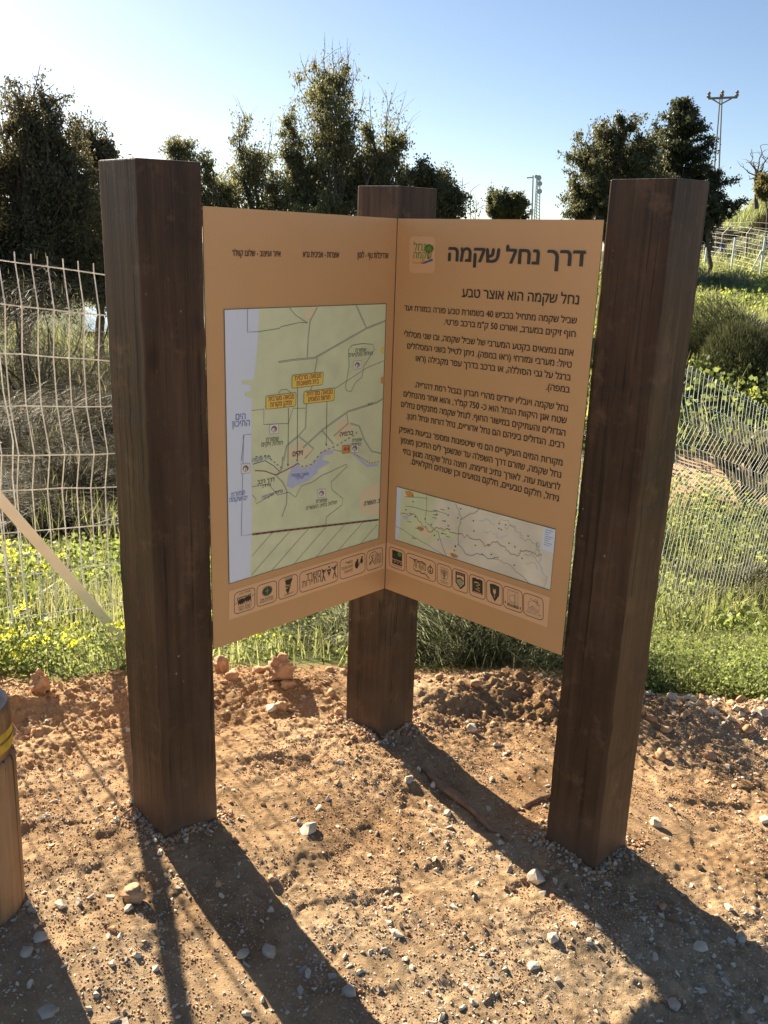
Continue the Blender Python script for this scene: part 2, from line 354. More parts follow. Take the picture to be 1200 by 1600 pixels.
# height lookup with the fine relief
def zat(x, y):
    i = np.clip(np.searchsorted(gx, x)-1, 0, nx-2); j = np.clip(np.searchsorted(gy, y)-1, 0, ny-2)
    u = (x-gx[i])/(gx[i+1]-gx[i]); v = (y-gy[j])/(gy[j+1]-gy[j])
    return Z[j, i]*(1-u)*(1-v)+Z[j, i+1]*u*(1-v)+Z[j+1, i]*(1-u)*v+Z[j+1, i+1]*u*v
def onground(px, py):
    d = ray(px, py); t = np.linspace(.5, 60, 24000)
    P = np.array([0, 0, CAMZ])[None]+t[:, None]*d[None]
    z = zat(P[:, 0], P[:, 1]); k = np.argmax(P[:, 2] < z); return P[k]
#PART2
# ------------------------------------------------------------------ information sign: three posts, two panels
S = .1636
ROOT = np.array([.0101, 2.62, -.02])
sign = empty('information_sign', ROOT, 'brown two-panel trail sign with map and Hebrew text on three square dark timber posts', 'sign')
def make_post(m, a, zb, tops, seed):
    m = np.array(m); a = R(a)
    r = m+S*np.array([math.cos(a), math.sin(a)]); l = m+S*np.array([-math.sin(a), math.cos(a)]); bk = l+r-m
    cs = [m, r, bk, l]
    zt = [at(*tops[1], m[1])[2], at(*tops[2], r[1])[2], 0, at(*tops[0], l[1])[2]]; zt[2] = zt[1]+zt[3]-zt[0]
    bm = bmesh.new(); base = Vector((*m, zb))
    vb = [bm.verts.new(Vector((*c, zb-.35))-base) for c in cs]; vt = [bm.verts.new(Vector((*c, z))-base) for c, z in zip(cs, zt)]
    bm.faces.new(vb[::-1]); bm.faces.new(vt)
    for i in range(4): bm.faces.new((vb[i], vb[(i+1) % 4], vt[(i+1) % 4], vt[i]))
    bm.normal_update()
    bmesh.ops.bevel(bm, geom=list(bm.edges), offset=.0035, segments=2, affect='EDGES', profile=.6)
    # split the long faces so the edges can wander a little like sawn timber
    for z in np.arange(-.2, 1.7, .03):
        bmesh.ops.bisect_plane(bm, geom=list(bm.verts)+list(bm.edges)+list(bm.faces), plane_co=(0, 0, z), plane_no=(0, 0, 1))
    rs = np.random.RandomState(seed)
    for v in bm.verts:
        if v.co.z < 1.62:
            k = v.co.z*9
            v.co.x += .0019*float(noise2(np.array(k*2.2), np.array(v.co.y*30+seed), 3)); v.co.y += .0019*float(noise2(np.array(k*2.2), np.array(v.co.x*30+seed), 7))
    me = bpy.data.meshes.new('post'); bm.to_mesh(me); bm.free(); me.materials.append(M['post'])
    o = bpy.data.objects.new('post', me); col.objects.link(o); o.parent = sign; o.location = base-Vector(ROOT)
    return o
make_post((-.5519, 2.0221), 45.0, .065, ((150, 250), (212, 246), (316, 253)), 1)
make_post((.6133, 2.0791), 46.3, -.047, ((952, 280), (1060, 278), (1110, 283)), 2)
make_post((.0101, 2.6373), 46.0, -.015, ((557, 290), (621, 290), (685, 295)), 3)

FOLD = np.array([.0101, 2.6253]); ZT = 1.6724; ZB = .5657
class Plane:
    def __init__(s, U, outward):
        s.U = np.array([*U, 0.]); s.V = np.array([0, 0, 1.]); s.N = np.array([*outward, 0.]); s.O = np.array([*FOLD, 0.])
    def __call__(s, px, py, layer=0):
        d = ray(px, py); c = np.array([0, 0, CAMZ]); t = ((s.O-c)@s.N)/(d@s.N)
        return c+d*t+s.N*(.0006+.00018*layer)
aL, aR = R(47.0), R(43.07)
PL = Plane((-math.cos(aL), -math.sin(aL)), (math.sin(aL), -math.cos(aL)))
PR = Plane((math.cos(aR), -math.sin(aR)), (-math.sin(aR), -math.cos(aR)))
def make_panel(P, w_):
    o3 = P.O.copy(); bm = MB(); th = .0032
    u0, u1 = .0018, w_
    q = lambda u, z, n: o3+P.U*u+np.array([0, 0, z])-P.N*n
    V = [q(u0, ZB, 0), q(u1, ZB, 0), q(u1, ZT, 0), q(u0, ZT, 0), q(u0, ZB, th), q(u1, ZB, th), q(u1, ZT, th), q(u0, ZT, th)]
    bm.add(V, [(0, 1, 2, 3)], 0); bm.add(V, [(7, 6, 5, 4)], 0); bm.add(V, [(0, 4, 5, 1), (1, 5, 6, 2), (2, 6, 7, 3), (3, 7, 4, 0)], 1)
    return bm.build('panel', [M['panel'], M['edge']], sign)
panelL = make_panel(PL, .655); panelR = make_panel(PR, .6525)
panelL['label'] = 'tan sheet panel with a large green and blue map'; panelR['label'] = 'tan sheet panel with the title, text and a small map'

class Art:
    """flat print on a panel: several inks in one mesh"""
    def __init__(s, P): s.P = P; s.mb = MB(); s.mats = []; s.texts = []
    def mi(s, m):
        if m not in s.mats: s.mats.append(m)
        return s.mats.index(m)
    def poly(s, pts, m, layer=1):
        V = [s.P(*p, layer) for p in pts]; s.tess(V, m)
    def tess(s, V, m):
        from mathutils.geometry import tessellate_polygon
        tr = tessellate_polygon([[Vector(v) for v in V]]); s.mb.add(V, [tuple(t) for t in tr], s.mi(m))
    def line(s, pts, m, wd=.0016, layer=3, closed=False, dash=0):
        V = np.array([s.P(*p, layer) for p in pts])
        if closed: V = np.vstack([V, V[:1]])
        if dash:
            seg = np.linalg.norm(np.diff(V, axis=0), axis=1); L = np.concatenate([[0], np.cumsum(seg)])
            for a in np.arange(0, L[-1], dash*2):
                tt = np.linspace(a, min(a+dash, L[-1]), 3); s._rib(np.stack([np.interp(tt, L, V[:, k]) for k in range(3)], 1), m, wd)
        else: s._rib(V, m, wd, closed)
    def _rib(s, V, m, wd, closed=False):
        k = len(V); T = np.gradient(V, axis=0)
        if closed: T[0] = T[-1] = V[1]-V[-2]
        T /= np.linalg.norm(T, axis=1)[:, None]+1e-12
        B = np.cross(s.P.N[None], T)
        A = np.vstack([V+B*wd/2, V-B*wd/2]); s.mb.add(A, [(i, i+1, k+i+1, k+i) for i in range(k-1)], s.mi(m))
    def text(s, t, pr, pl, hpx, m, layer=4, bold=.0):
        """t runs from pr (right end of the baseline, photo position) to pl (left end); hpx = letter height"""
        a = s.P(*pr, layer); b = s.P(*pl, layer); h = np.linalg.norm(s.P(*pr, layer)-s.P(pr[0], pr[1]-hpx, layer))
        s.texts.append((t, a, b, h, m, bold))
    def flush(s, name, parent):
        for t, a, b, h, m, bold in s.texts:
            V, F, hh = glyphs(t, bold)
            wdt = V[:, 0].max()-V[:, 0].min(); e1 = (a-b); L = np.linalg.norm(e1); e1 /= L
            e2 = np.cross(s.P.N, e1); e2 /= np.linalg.norm(e2)
            if e2[2] < 0: e2 = -e2
            W = b+np.outer((V[:, 0]-V[:, 0].min())*L/wdt, e1)+np.outer(V[:, 1]*h/hh, e2)
            s.mb.add(W, F, s.mi(m))
            if bold:
                for q, (dx, dy) in enumerate(((1, 0), (.5, .7))):
                    s.mb.add(W+e1*(bold*dx*h/hh*2)+e2*(bold*dy*h/hh*2)+s.P.N*(.00003*(q+1)), F, s.mi(m))
        return s.mb.build(name, [M[k] for k in s.mats], parent)
from mathutils.geometry import delaunay_2d_cdt
def visual(t):
    """logical Hebrew order -> left to right drawing order"""
    import re
    sw = {'(': ')', ')': '('}
    r = ''.join(sw.get(c, c) for c in t[::-1])
    return re.sub(r'\d+', lambda k: k.group(0)[::-1], r)
_gc = {}
def glyphs(t, bold):
    def one(body, off):
        c = bpy.data.curves.new('lettering', 'FONT'); c.body = body; c.size = 1; c.resolution_u = 3; c.fill_mode = 'NONE'
        o = bpy.data.objects.new('lettering', c); col.objects.link(o)
        bpy.context.view_layer.update()
        me = bpy.data.meshes.new_from_object(o.evaluated_get(bpy.context.evaluated_depsgraph_get()))
        # outlines only; fill them by constrained triangulation and the even-odd rule
        E_ = [tuple(e.vertices) for e in me.edges]; P2 = [Vector(v.co[:2]) for v in me.vertices]
        vv, ee, ff = delaunay_2d_cdt(P2, E_, [], 0, 1e-6)[:3]
        V = np.array([(v[0], v[1], 0) for v in vv]); T = np.array(ff); ctr = V[T].mean(1)
        S0 = np.array([P2[i][:] for i, j in E_]); S1 = np.array([P2[j][:] for i, j in E_])
        x, y = ctr[:, 0][:, None], ctr[:, 1][:, None]; cr = (S0[None, :, 1] > y) != (S1[None, :, 1] > y)
        dy = S1[:, 1]-S0[:, 1]; dy[dy == 0] = 1e-9
        xi = S0[None, :, 0]+(y-S0[None, :, 1])/dy[None]*(S1-S0)[None, :, 0]
        F = [tuple(t) for t, k in zip(T, ((cr & (xi > x)).sum(1) % 2)) if k]
        bpy.data.objects.remove(o); bpy.data.curves.remove(c); bpy.data.meshes.remove(me); return V, F
    if 'h' not in _gc:
        V, F = one('ח', 0); _gc['h'] = V[:, 1].max()
    V, F = one(visual(t), 0)
    return V, F, _gc['h']

# ---- right panel
A = Art(PR)
A.text('דרך נחל שקמה', (912, 416.5), (700, 408), 23, 'title', bold=.034); A.flush('title_lettering', panelR)
A = Art(PR); A.text('נחל שקמה הוא אוצר טבע', (904, 476), (722, 464), 14, 'ink', bold=.014); A.flush('heading_lettering', panelR)
A = Art(PR)
for t, r_, l__ in [
    ('שביל שקמה מתחיל בכביש 40 בשמורת טבע פורה במזרח ועד', (901, 506), (632, 485)),
    ('חוף זיקים במערב, ואורכו 50 ק"מ ברכב פרטי.', (899, 527), (694, 507)),
    ('אתם נמצאים בקטע המערבי של שביל שקמה, ובו שני מסלולי', (896, 556), (632, 526)),
    ('טיול: מערבי ומזרחי (ראו במפה). ניתן לטייל בשני המסלולים', (893, 575), (636.6, 544.5)),
    ('ברגל על גבי הסוללה, או ברכב בדרך עפר מקבילה (ראו', (891.5, 595), (650, 564)),
    ('במפה).', (890, 614), (853, 609)),
    ('נחל שקמה ויובליו יורדים מהרי חברון בגבול רמת דהרייה.', (887, 643), (648, 605)),
    ('שטח אגן היקוות הנחל הוא כ- 750 קמ"ר, והוא אחד מהנחלים', (885, 662), (631, 619.5)),
    ('הגדולים והעתיקים במישור החוף. לנחל שקמה מתנקזים נחלים', (883, 681.5), (627, 635.5)),
    ('רבים. הגדולים ביניהם הם נחל אדוריים, נחל דורות ונחל חנון.', (881, 700.5), (635, 654)),
    ('מקורות המים העיקריים הם מי שיטפונות ומספר נביעות באפיק', (878.5, 728), (624, 674.5)),
    ('נחל שקמה, שזורם דרך השפלה עד שנשפך לים התיכון מצפון', (876.5, 747), (626, 691.5)),
    ('לרצועת עזה. לאורך נתיב זרימתו, חוצה נחל שקמה מגוון בתי', (875, 766), (630, 709)),
    ('גידול, חלקם טבעיים, חלקם נטועים וכן שטחים חקלאיים.', (873, 784), (642, 725))]:
    A.text(t, r_, l__, 9.2, 'ink', bold=.012)
A.flush('paragraph_lettering', panelR)
# round-cornered tan badge with the stream's tree emblem
def rrect(q, rad=.12, n=6, asp=1.0):
    """rounded rectangle inside the quad q (TL,TR,BR,BL), photo positions"""
    pts = []
    rx, ry = rad, rad*asp
    for cx, cy, a0 in ((1-rx, 1-ry, 0), (rx, 1-ry, 90), (rx, ry, 180), (1-rx, ry, 270)):
        for k in range(n+1):
            a = R(a0+90*k/n); pts.append((cx+rx*math.cos(a), cy+ry*math.sin(a)))
    return [qmap(q, *p) for p in pts]
def qmap(q, s, t):
    TL, TR, BR, BL = [np.array(p, float) for p in q]
    return tuple((BL*(1-s)+BR*s)*(1-t)+(TL*(1-s)+TR*s)*t)
A = Art(PR)
q = [(640, 369), (681, 369.5), (680, 427), (639.5, 426.5)]
A.poly(rrect(q, .17, asp=.75), 'logo_tan', 1)
A.text('נחל', qmap(q, .62, .60), qmap(q, .16, .61), 11, 'lgreen', bold=.012); A.text('שקמה', qmap(q, .85, .385), qmap(q, .16, .40), 10, 'lgreen', bold=.012)
rs = np.random.RandomState(4)
for k in range(9):
    a = 2*math.pi*k/9; cx, cy = .75+.11*math.cos(a), .67+.065*math.sin(a)
    A.poly([qmap(q, cx+.075*math.cos(b)*(1+.2*rs.rand()), cy+.055*math.sin(b)*(1+.2*rs.rand())) for b in np.linspace(0, 6.28, 11)[:-1]], 'lgreen', 2)
A.poly([qmap(q, .75+.1*math.cos(b), .67+.07*math.sin(b)) for b in np.linspace(0, 6.28, 13)[:-1]], 'lgreen', 3)
A.line([qmap(q, .75, .60), qmap(q, .76, .45), qmap(q, .73, .38)], 'emgreen', .003, 4)
wv = lambda p0: [qmap(q, s, p0+.045*math.sin(s*7+1)) for s in np.linspace(.45, .9, 12)]
A.poly(wv(.36)+wv(.30)[::-1], 'lblue', 2)
wv = lambda p0: [qmap(q, s, p0-.05*math.sin(s*6-.2)) for s in np.linspace(.12, .62, 12)]
A.poly(wv(.34)+wv(.30)[::-1], 'morange', 3)
A.flush('tree_logo', panelR)
# ---- small relief map
A = Art(PR)
mq = [(620.5, 760), (869, 827), (860, 922), (617.5, 843)]
mp = lambda s, t: qmap(mq, s, t)
A.poly(mq, 'mtan', 1); A.line(mq, 'mdark', .0018, 6, True)
A.poly([mp(*p) for p in ((0, 1), (.03, 1), (.025, .6), (.03, .3), (.02, 0), (0, 0))], 'msea', 2)
A.poly([mp(*p) for p in ((.03, 1), (.25, 1), (.22, .8), (.26, .62), (.23, .45), (.36, .5), (.41, .42), (.36, .33), (.28, .3), (.22, .12), (.12, 0), (.02, 0), (.03, .3), (.025, .6))], 'mgreen', 2)
A.poly([mp(*p) for p in ((.92, 1), (1, 1), (1, .6), (.92, .63))], 'msea', 2)
for k in range(8): A.line([mp(.935, .95-.035*k), mp(.985-.012*(k % 3), .95-.035*k)], 'mblue', .0012, 3)
for c, r_, mm in (((.08, .92), (.025, .06), 'morange'), ((.19, .30), (.04, .10), 'msand'), ((.37, .08), (.045, .08), 'msand'), ((.38, .06), (.025, .04), 'morange'), ((.42, .60), (.02, .04), 'mgreen'), ((.63, .28), (.02, .05), 'mgreen'), ((.06, .47), (.018, .035), 'mlake'), ((.96, .12), (.014, .05), 'msand'), ((.16, .35), (.02, .04), 'morange')):
    A.poly([mp(c[0]+r_[0]*math.cos(b)*(1+.25*math.sin(3*b)), c[1]+r_[1]*math.sin(b)) for b in np.linspace(0, 6.28, 13)[:-1]], mm, 3)
rs = np.random.RandomState(7)
def wig(pts, n=5, amp=.012):
    P_ = np.array(pts); out = []
    for i in range(len(P_)-1):
        for k in range(n):
            f = k/n; out.append(P_[i]*(1-f)+P_[i+1]*f+rs.randn(2)*[amp*.5, amp*1.6]*(0 < i+k))
    return [mp(*p) for p in out+[P_[-1]]]
A.line(wig([(.03, .52), (.12, .58), (.18, .40), (.24, .36), (.28, .48), (.36, .45), (.44, .46), (.52, .47), (.58, .40), (.64, .52), (.72, .42), (.78, .38), (.80, .50), (.88, .52), (.93, .52)]), 'mred', .0018, 5)
A.line(wig([(.27, .40), (.33, .0)], 4, .006), 'mgrey', .0015, 4); A.line(wig([(.37, .98), (.41, .75), (.40, .55), (.40, .25)], 5, .006), 'mgrey', .0015, 4)
A.line(wig([(.41, .72), (.52, 1.0)], 4, .008), 'mgrey', .0016, 4); A.line(wig([(.06, .68), (.32, .75)], 5, .006), 'mgrey', .0014, 4)
A.line(wig([(.05, .85), (.19, .93)], 3, .005), 'mgrey', .0013, 4); A.line(wig([(.19, 1.), (.19, .5), (.27, .38)], 4, .006), 'mgrey', .0013, 4)
A.line(wig([(0, .25), (.18, .12), (.32, .0)], 4, .006), 'mgrey', .0012, 4); A.line(wig([(.40, .28), (.47, .15), (.52, .22), (.62, .20), (.66, .28)], 4, .01), 'mblue', .0017, 4)
A.line(wig([(.62, .22), (.74, .20), (.84, .05), (.86, .0)], 5, .008), 'mred', .0011, 4); A.line(wig([(.92, .52), (.92, .35), (.97, .18), (.96, 0)], 4, .006), 'mlake', .0024, 4)
A.line(wig([(.52, .80), (.58, .85), (.62, .82)], 4, .012), 'mlake', .0016, 4); A.line(wig([(.55, .62), (.60, .66), (.66, .60), (.70, .68)], 5, .012), 'mlake', .0013, 4)
for k in range(7):
    a, b = .5+.4*rs.rand(), .3+.6*rs.rand(); A.line(wig([(a, b), (min(.9, a+.06), b+.05), (min(.91, a+.12), b-.06)], 5, .014), 'mhatch' if k % 2 else 'mgrey', .0009, 3)
for k in range(34):
    a, b = .05+.85*rs.rand(), .1+.8*rs.rand(); A.poly([mp(a, b), mp(a+.008, b), mp(a+.008, b+.022), mp(a, b+.022)], 'mdark', 5)
for k in range(12):
    a, b = .06+.3*rs.rand(), .1+.8*rs.rand(); A.line([mp(a, b), mp(a+.025, b)], 'mdark', .0016, 5)
A.flush('small_map', panelR)
# ---- badge strips
def badge_strip(P, panel, quad, spans, kinds):
    TL, TR, BR, BL = [np.array(p, float) for p in quad]
    A = Art(P); A.poly(quad, 'strip', 1)
    def col_(x, t):
        f = (x-TL[0])/(TR[0]-TL[0]); a = TL*(1-f)+TR*f; b = BL*(1-f)+BR*f
        return np.array([x, b[1]*(1-t)+a[1]*t])
    A.flush('logo_strip', panel)
    for (x0, x1), kd in zip(spans, kinds):
        A = Art(P)
        q = [tuple(col_(x0, .88)), tuple(col_(x1, .88)), tuple(col_(x1, .13)), tuple(col_(x0, .13))]
        wide = (x1-x0)/abs(q[0][1]-q[3][1])
        A.line(rrect(q, .2 if wide < 1.2 else .2/wide, 5, .85 if wide < 1.2 else wide*.85), 'ink', .0017, 3, True)
        f = lambda s, t: qmap(q, s, t)
        pol = lambda pts, m='ink', ly=3: A.poly([f(*p) for p in pts], m, ly)
        ln = lambda pts, m='ink', wd=.0016, ly=3: A.line([f(*p) for p in pts], m, wd, ly)
        circ = lambda cx, cy, r, m='ink', ly=3, ry=None: pol([(cx+r*math.cos(b), cy+(ry or r)*math.sin(b)) for b in np.linspace(0, 6.28, 15)[:-1]], m, ly)
        def small(t, x1_, x0_, y, h, bold=0.0): A.text(t, f(x1_, y), f(x0_, y), h, 'ink', 4, bold)
        rs = np.random.RandomState(int(x0))
        if kd == 'bars':
            pol([(.2, .45), (.82, .45), (.82, .88), (.2, .88)]); circ(.42, .62, .14, 'emgreen', 4); circ(.66, .76, .12, 'lgreen', 4)
            pol([(.2, .2), (.82, .2), (.82, .41), (.2, .41)])
            for k in range(3): A.line([f(.30+.19*k, .38), f(.36+.19*k, .27), f(.42+.19*k, .38)], 'strip', .0022, 4)
            ln([(.2, .13), (.8, .13)], wd=.001)
        elif kd == 'waterbrand':
            A.text('מקורות', f(.66, .40), f(.24, .40), 11, 'ink', 4, .0)
            ln([(.10, .80), (.25, .76), (.34, .80), (.42, .74), (.55, .80), (.64, .72)], wd=.0022); ln([(.24, .30), (.34, .22), (.42, .28), (.52, .20), (.62, .26), (.74, .14), (.78, .08)], wd=.0028)
            A.line([f(.82+.085*math.cos(b), .52+.17*math.sin(b)) for b in np.linspace(0, 6.28, 16)[:-1]], 'ink', .003, 3, True); ln([(.82, .80), (.82, .40)], wd=.002); circ(.82, .47, .035, 'ink', 4)
        elif kd == 'menorah':
            pol([(.24, .86), (.78, .86), (.78, .48), (.66, .30), (.5, .24), (.36, .30), (.24, .48)], 'mhatch'); pol([(.28, .82), (.74, .82), (.74, .49), (.64, .34), (.5, .28), (.38, .34), (.28, .49)], 'strip', 4)
            for k in (1, 2, 3): A.line([f(.5-.065*k, .76), f(.5-.065*k, .66-.02*k), f(.5, .56-.05*k), f(.5+.065*k, .66-.02*k), f(.5+.065*k, .76)], 'ink', .0015, 5)
            A.line([f(.5, .78), f(.5, .36)], 'ink', .0022, 5); A.line([f(.42, .35), f(.58, .35)], 'ink', .002, 5)
            ln([(.2, .19), (.8, .19)], wd=.0011); ln([(.26, .12), (.74, .12)], wd=.0011)
        elif kd == 'shield':
            sh = [(.2, .9), (.82, .9), (.82, .36), (.52, .1), (.2, .36)]
            pol(sh, 'ink'); pol([(.28, .76), (.74, .76), (.74, .40), (.52, .2), (.28, .40)], 'strip', 4); circ(.5, .46, .2, 'mhatch', 5); pol([(.3, .6), (.5, .68), (.72, .56), (.72, .5), (.5, .6), (.3, .52)], 'emgreen', 6)
            A.line([f(.26, .83), f(.76, .83)], 'logo_tan', .0014, 4)
        elif kd == 'square':
            pol([(.18, .86), (.36, .9), (.5, .86), (.66, .9), (.84, .86), (.84, .2), (.18, .2)], 'ink'); pol([(.25, .3), (.77, .3), (.77, .76), (.25, .76)], 'emgreen', 4)
            A.line([f(.32, .68), f(.52, .72), (f(.68, .64)), f(.44, .56), f(.66, .46), f(.38, .38), f(.66, .34)], 'strip', .0028, 5); A.line([f(.25, .24), f(.77, .24)], 'strip', .0014, 5)
        elif kd == 'greenshield':
            pol([(.2, .86), (.5, .9), (.82, .86), (.8, .44), (.52, .1), (.24, .44)], 'emgreen'); A.line([f(*p) for p in ((.25, .82), (.5, .86), (.77, .82), (.75, .46), (.52, .18), (.29, .46))], 'ink', .002, 4, True)
            pol([(.42, .7), (.5, .62), (.58, .72), (.6, .52), (.5, .42), (.42, .52)], 'strip', 5); A.line([f(.51, .46), f(.51, .28)], 'strip', .0018, 5)
        elif kd == 'tower':
            A.line([f(.22, .86), f(.76, .86), f(.76, .24), f(.22, .24)], 'mgrey', .0014, 3, True); pol([(.2, .14), (.8, .14), (.78, .27), (.22, .27)], 'ink', 4)
            for k in range(5): A.line([f(.27+.11*k, .86), f(.27+.11*k, .9)], 'mgrey', .002, 3)
            A.line([f(.5+.2*math.cos(b), .52+.17*math.sin(b)) for b in np.linspace(.5, 5.6, 14)], 'mhatch', .0016, 3); A.line([f(.6, .78), f(.6, .3)], 'mhatch', .003, 3); ln([(.3, .34), (.7, .34)], 'mhatch', .0014)
            A.text('בני שמעון', f(.74, .175), f(.26, .175), 3, 'strip', 5, .02); pol([(.06, .3), (.12, .3), (.12, .2), (.08, .22)]); pol([(.86, .26), (.92, .26), (.9, .12), (.87, .16)])
        elif kd == 'fort':
            pts = [(.24, .4), (.24, .66), (.34, .66), (.34, .84), (.44, .84), (.44, .76), (.58, .76), (.58, .84), (.7, .84), (.7, .66), (.8, .66), (.8, .4)]
            A.line([f(*p) for p in pts], 'mgrey', .0014, 3, True)
            for k in range(10): a, b = .3+.42*rs.rand(), .44+.3*rs.rand(); A.line([f(a, b), f(a+.07, b), f(a+.07, b+.05)], 'mgrey', .0012, 3)
            A.text('מועצה אזורית', f(.8, .27), f(.22, .27), 2.6, 'mgrey', 4, 0); A.text('שער הנגב מועצה', f(.9, .15), f(.12, .15), 2.6, 'mgrey', 4, 0)
        elif kd == 'crab':
            circ(.35, .52, .17, 'ink', 3, .12); circ(.66, .56, .17, 'ink', 3, .12)
            for k in range(7): a = .2+.1*k; ln([(a, .52+.02*k), (a-.05, .70-.03*(k % 2)), (a+.03, .74)], wd=.0026); ln([(a, .5), (a+.02, .36)], wd=.0024)
            ln([(.02, .46), (.16, .5)], wd=.0014); ln([(.84, .6), (.98, .66)], wd=.0014)
            small('שמורת טבע', .8, .22, .9-.05, 2.6); small('רשות ניקוז', .84, .2, .2, 3.2); small('שקמה בשור', .8, .2, .10, 2.6)
        elif kd == 'disc':
            circ(.52, .62, .27, 'emgreen', 3, .24); A.line([f(.52+.24*math.cos(b), .62+.21*math.sin(b)) for b in np.linspace(0, 6.28, 18)[:-1]], 'mhatch', .0013, 4, True); A.line([f(.52, .76), f(.52, .48)], 'mhatch', .002, 4); A.line([f(.42, .62), f(.62, .64)], 'mhatch', .002, 4)
            small('רשות מקרקעי ישראל', .84, .18, .24, 2.6); small('קרן קיימת', .84, .14, .13, 2.6)
        elif kd == 'triangle':
            pol([(.34, .84), (.74, .86), (.62, .56), (.38, .62)], 'ink'); pol([(.36, .40), (.62, .48), (.5, .12)], 'ink'); ln([(.34, .58), (.48, .52), (.66, .52)], wd=.003); ln([(.36, .48), (.5, .48), (.62, .44)], wd=.002)
            small('המועצה', .74, .30, .88, 2.4); small('לתכנון', .8, .3, .06+.05, 2.4)
        elif kd == 'ministry':
            A.text('משרד', f(.55, .55), f(.16, .55), 9.0, 'ink', 4, .0); A.text('התיירות', f(.55, .24), f(.06, .24), 9.0, 'ink', 4, .0)
            for c in (.63, .91):
                circ(c, .72, .024, 'ink', 3, .055); d = 1 if c < .7 else -1
                ln([(c-.05*d, .84), (c-.01*d, .6), (c-.015*d, .42), (c-.05*d, .2)], wd=.0035); ln([(c, .46), (c+.04*d, .2)], wd=.003); ln([(c, .6), (c+.07*d, .78)], wd=.0028)
            pol([(.71, .72), (.83, .72), (.77, .34)], 'emgreen'); A.line([f(.74, .62), f(.80, .62)], 'strip', .0018, 4)
            circ(.77, .83, .02, 'ink', 3, .05)
        elif kd == 'heads':
            small('המשרד', .5, .2, .68, 4); small('לאיכות הסביבה', .52, .06, .46, 4); small('לפיתוח', .5, .18, .24, 4)
            circ(.67, .5, .075, 'ink', 3, .2); circ(.70, .72, .035, 'ink', 3, .07); circ(.86, .62, .055, 'ink', 3, .14); circ(.88, .80, .03, 'ink', 3, .06); pol([(.72, .62), (.82, .62), (.77, .36)], 'mhatch', 4)
        elif kd == 'deer':
            A.line([f(.42+.26*math.cos(b), .66+.22*math.sin(b)) for b in np.linspace(.2, 3.6, 12)], 'ink', .0016, 3)
            ln([(.14, .34), (.3, .42), (.38, .56), (.3, .66), (.42, .74)], wd=.0034); ln([(.3, .44), (.2, .24)], wd=.002); ln([(.36, .5), (.5, .22)], wd=.002)
            for k in range(4): small(['רשות', 'הטבע', 'והגנים', 'ישראל'][k], .9, .5, .62-.13*k, 3.0)
        A.flush('logo_badge', panel)
badge_strip(PR, panelR, [(604.2, 847), (859.5, 933.5), (855, 980), (603.6, 888)],
    [(608.4, 633), (635.4, 681), (683.4, 705.6), (707.4, 731.4), (733.8, 758.4), (760.8, 785), (787.2, 816.6), (818.4, 849)],
    ['bars', 'waterbrand', 'menorah', 'shield', 'square', 'greenshield', 'tower', 'fort'])
badge_strip(PL, panelL, [(357.5, 924), (601.8, 848), (600.4, 888), (357.5, 969)],
    [(365.7, 397.8), (401.2, 431.8), (435.2, 464.4), (468, 527.5), (531, 570), (572.6, 597.5)],
    ['crab', 'disc', 'triangle', 'ministry', 'heads', 'deer'])
# ---- left panel: credits and large map
A = Art(PL)
for t, r_, l__ in (('איור ועיצוב - שלום קוולר', (438, 401), (362, 400)), ('אוצרות - אביבית גרא', (529, 402.6), (473, 402)), ('אדריכלות נוף - לוטן', (606, 404), (558, 403))):
    A = Art(PL); A.text(t, r_, l__, 8.3, 'ink', bold=.01); A.flush('credit_line', panelL)
A = Art(PL)
z3 = lambda *p: [(300+x/3.529, 300+y/3.529) for x, y in p]
z4 = lambda *p: [(300+x/3.529, 660+y/3.529) for x, y in p]
frame = [(349.6, 483.6), (603, 474.5), (591, 841), (357.5, 912)]
A.poly(frame, 'mgreen', 1); A.line(frame, 'mdark', .0022, 8, True)
A.poly(z3((175, 648), (371, 641), (365, 770), (352, 930), (340, 1035), (272, 1040), (272, 1060), (320, 1062), (325, 1095), (290, 1105), (288, 1125), (330, 1140), (328, 1205), (325, 1482))+z4((328, 400), (329, 620), (318, 852), (203, 890)), 'msea', 2)
A.poly(z3((628, 638), (690, 634), (650, 700), (620, 700)), 'msand', 2)
A.poly(z4((520, 190), (545, 140), (590, 120), (650, 140), (670, 165), (600, 200), (555, 215)), 'msand', 2)
A.poly(z3((800, 1300), (805, 1272), (850, 1255), (865, 1262), (860, 1285), (905, 1290), (880, 1320), (800, 1370), (780, 1350)), 'msand', 2)
A.poly(z4((1036, 335), (990, 345), (940, 380), (915, 430), (925, 480), (960, 510), (1030, 515)), 'msand', 2)
A.poly(z4((520, 350), (530, 290), (550, 250), (580, 230), (600, 250), (640, 248), (680, 215), (720, 160), (780, 150), (775, 172), (730, 180), (715, 205), (760, 220), (720, 245), (690, 260), (690, 280), (640, 320), (580, 345), (550, 365)), 'mlake', 3)
A.poly(z4((880, 165), (920, 185), (965, 232), (1020, 225), (1025, 240), (965, 248), (910, 200)), 'mlake', 3)
def road(p, wd=.0045):
    A.line(p, 'mgrey', wd, 4); A.line(p, 'mgreen', wd*.35, 5)
road(z3((475, 938), (560, 925), (675, 915), (960, 752), (1066, 710))); road(z3((902, 620), (960, 750)), .004)
road(z3((690, 636), (650, 710), (640, 800), (634, 912)), .0034); road(z3((690, 915), (660, 1070), (630, 1170), (625, 1300), (585, 1345)), .0036)
road(z3((1050, 1140), (1020, 1160), (860, 1210), (720, 1310), (610, 1410))); road(z3((585, 1345), (520, 1400), (505, 1482))+z4((500, 190), (495, 250), (470, 290)), .0045)
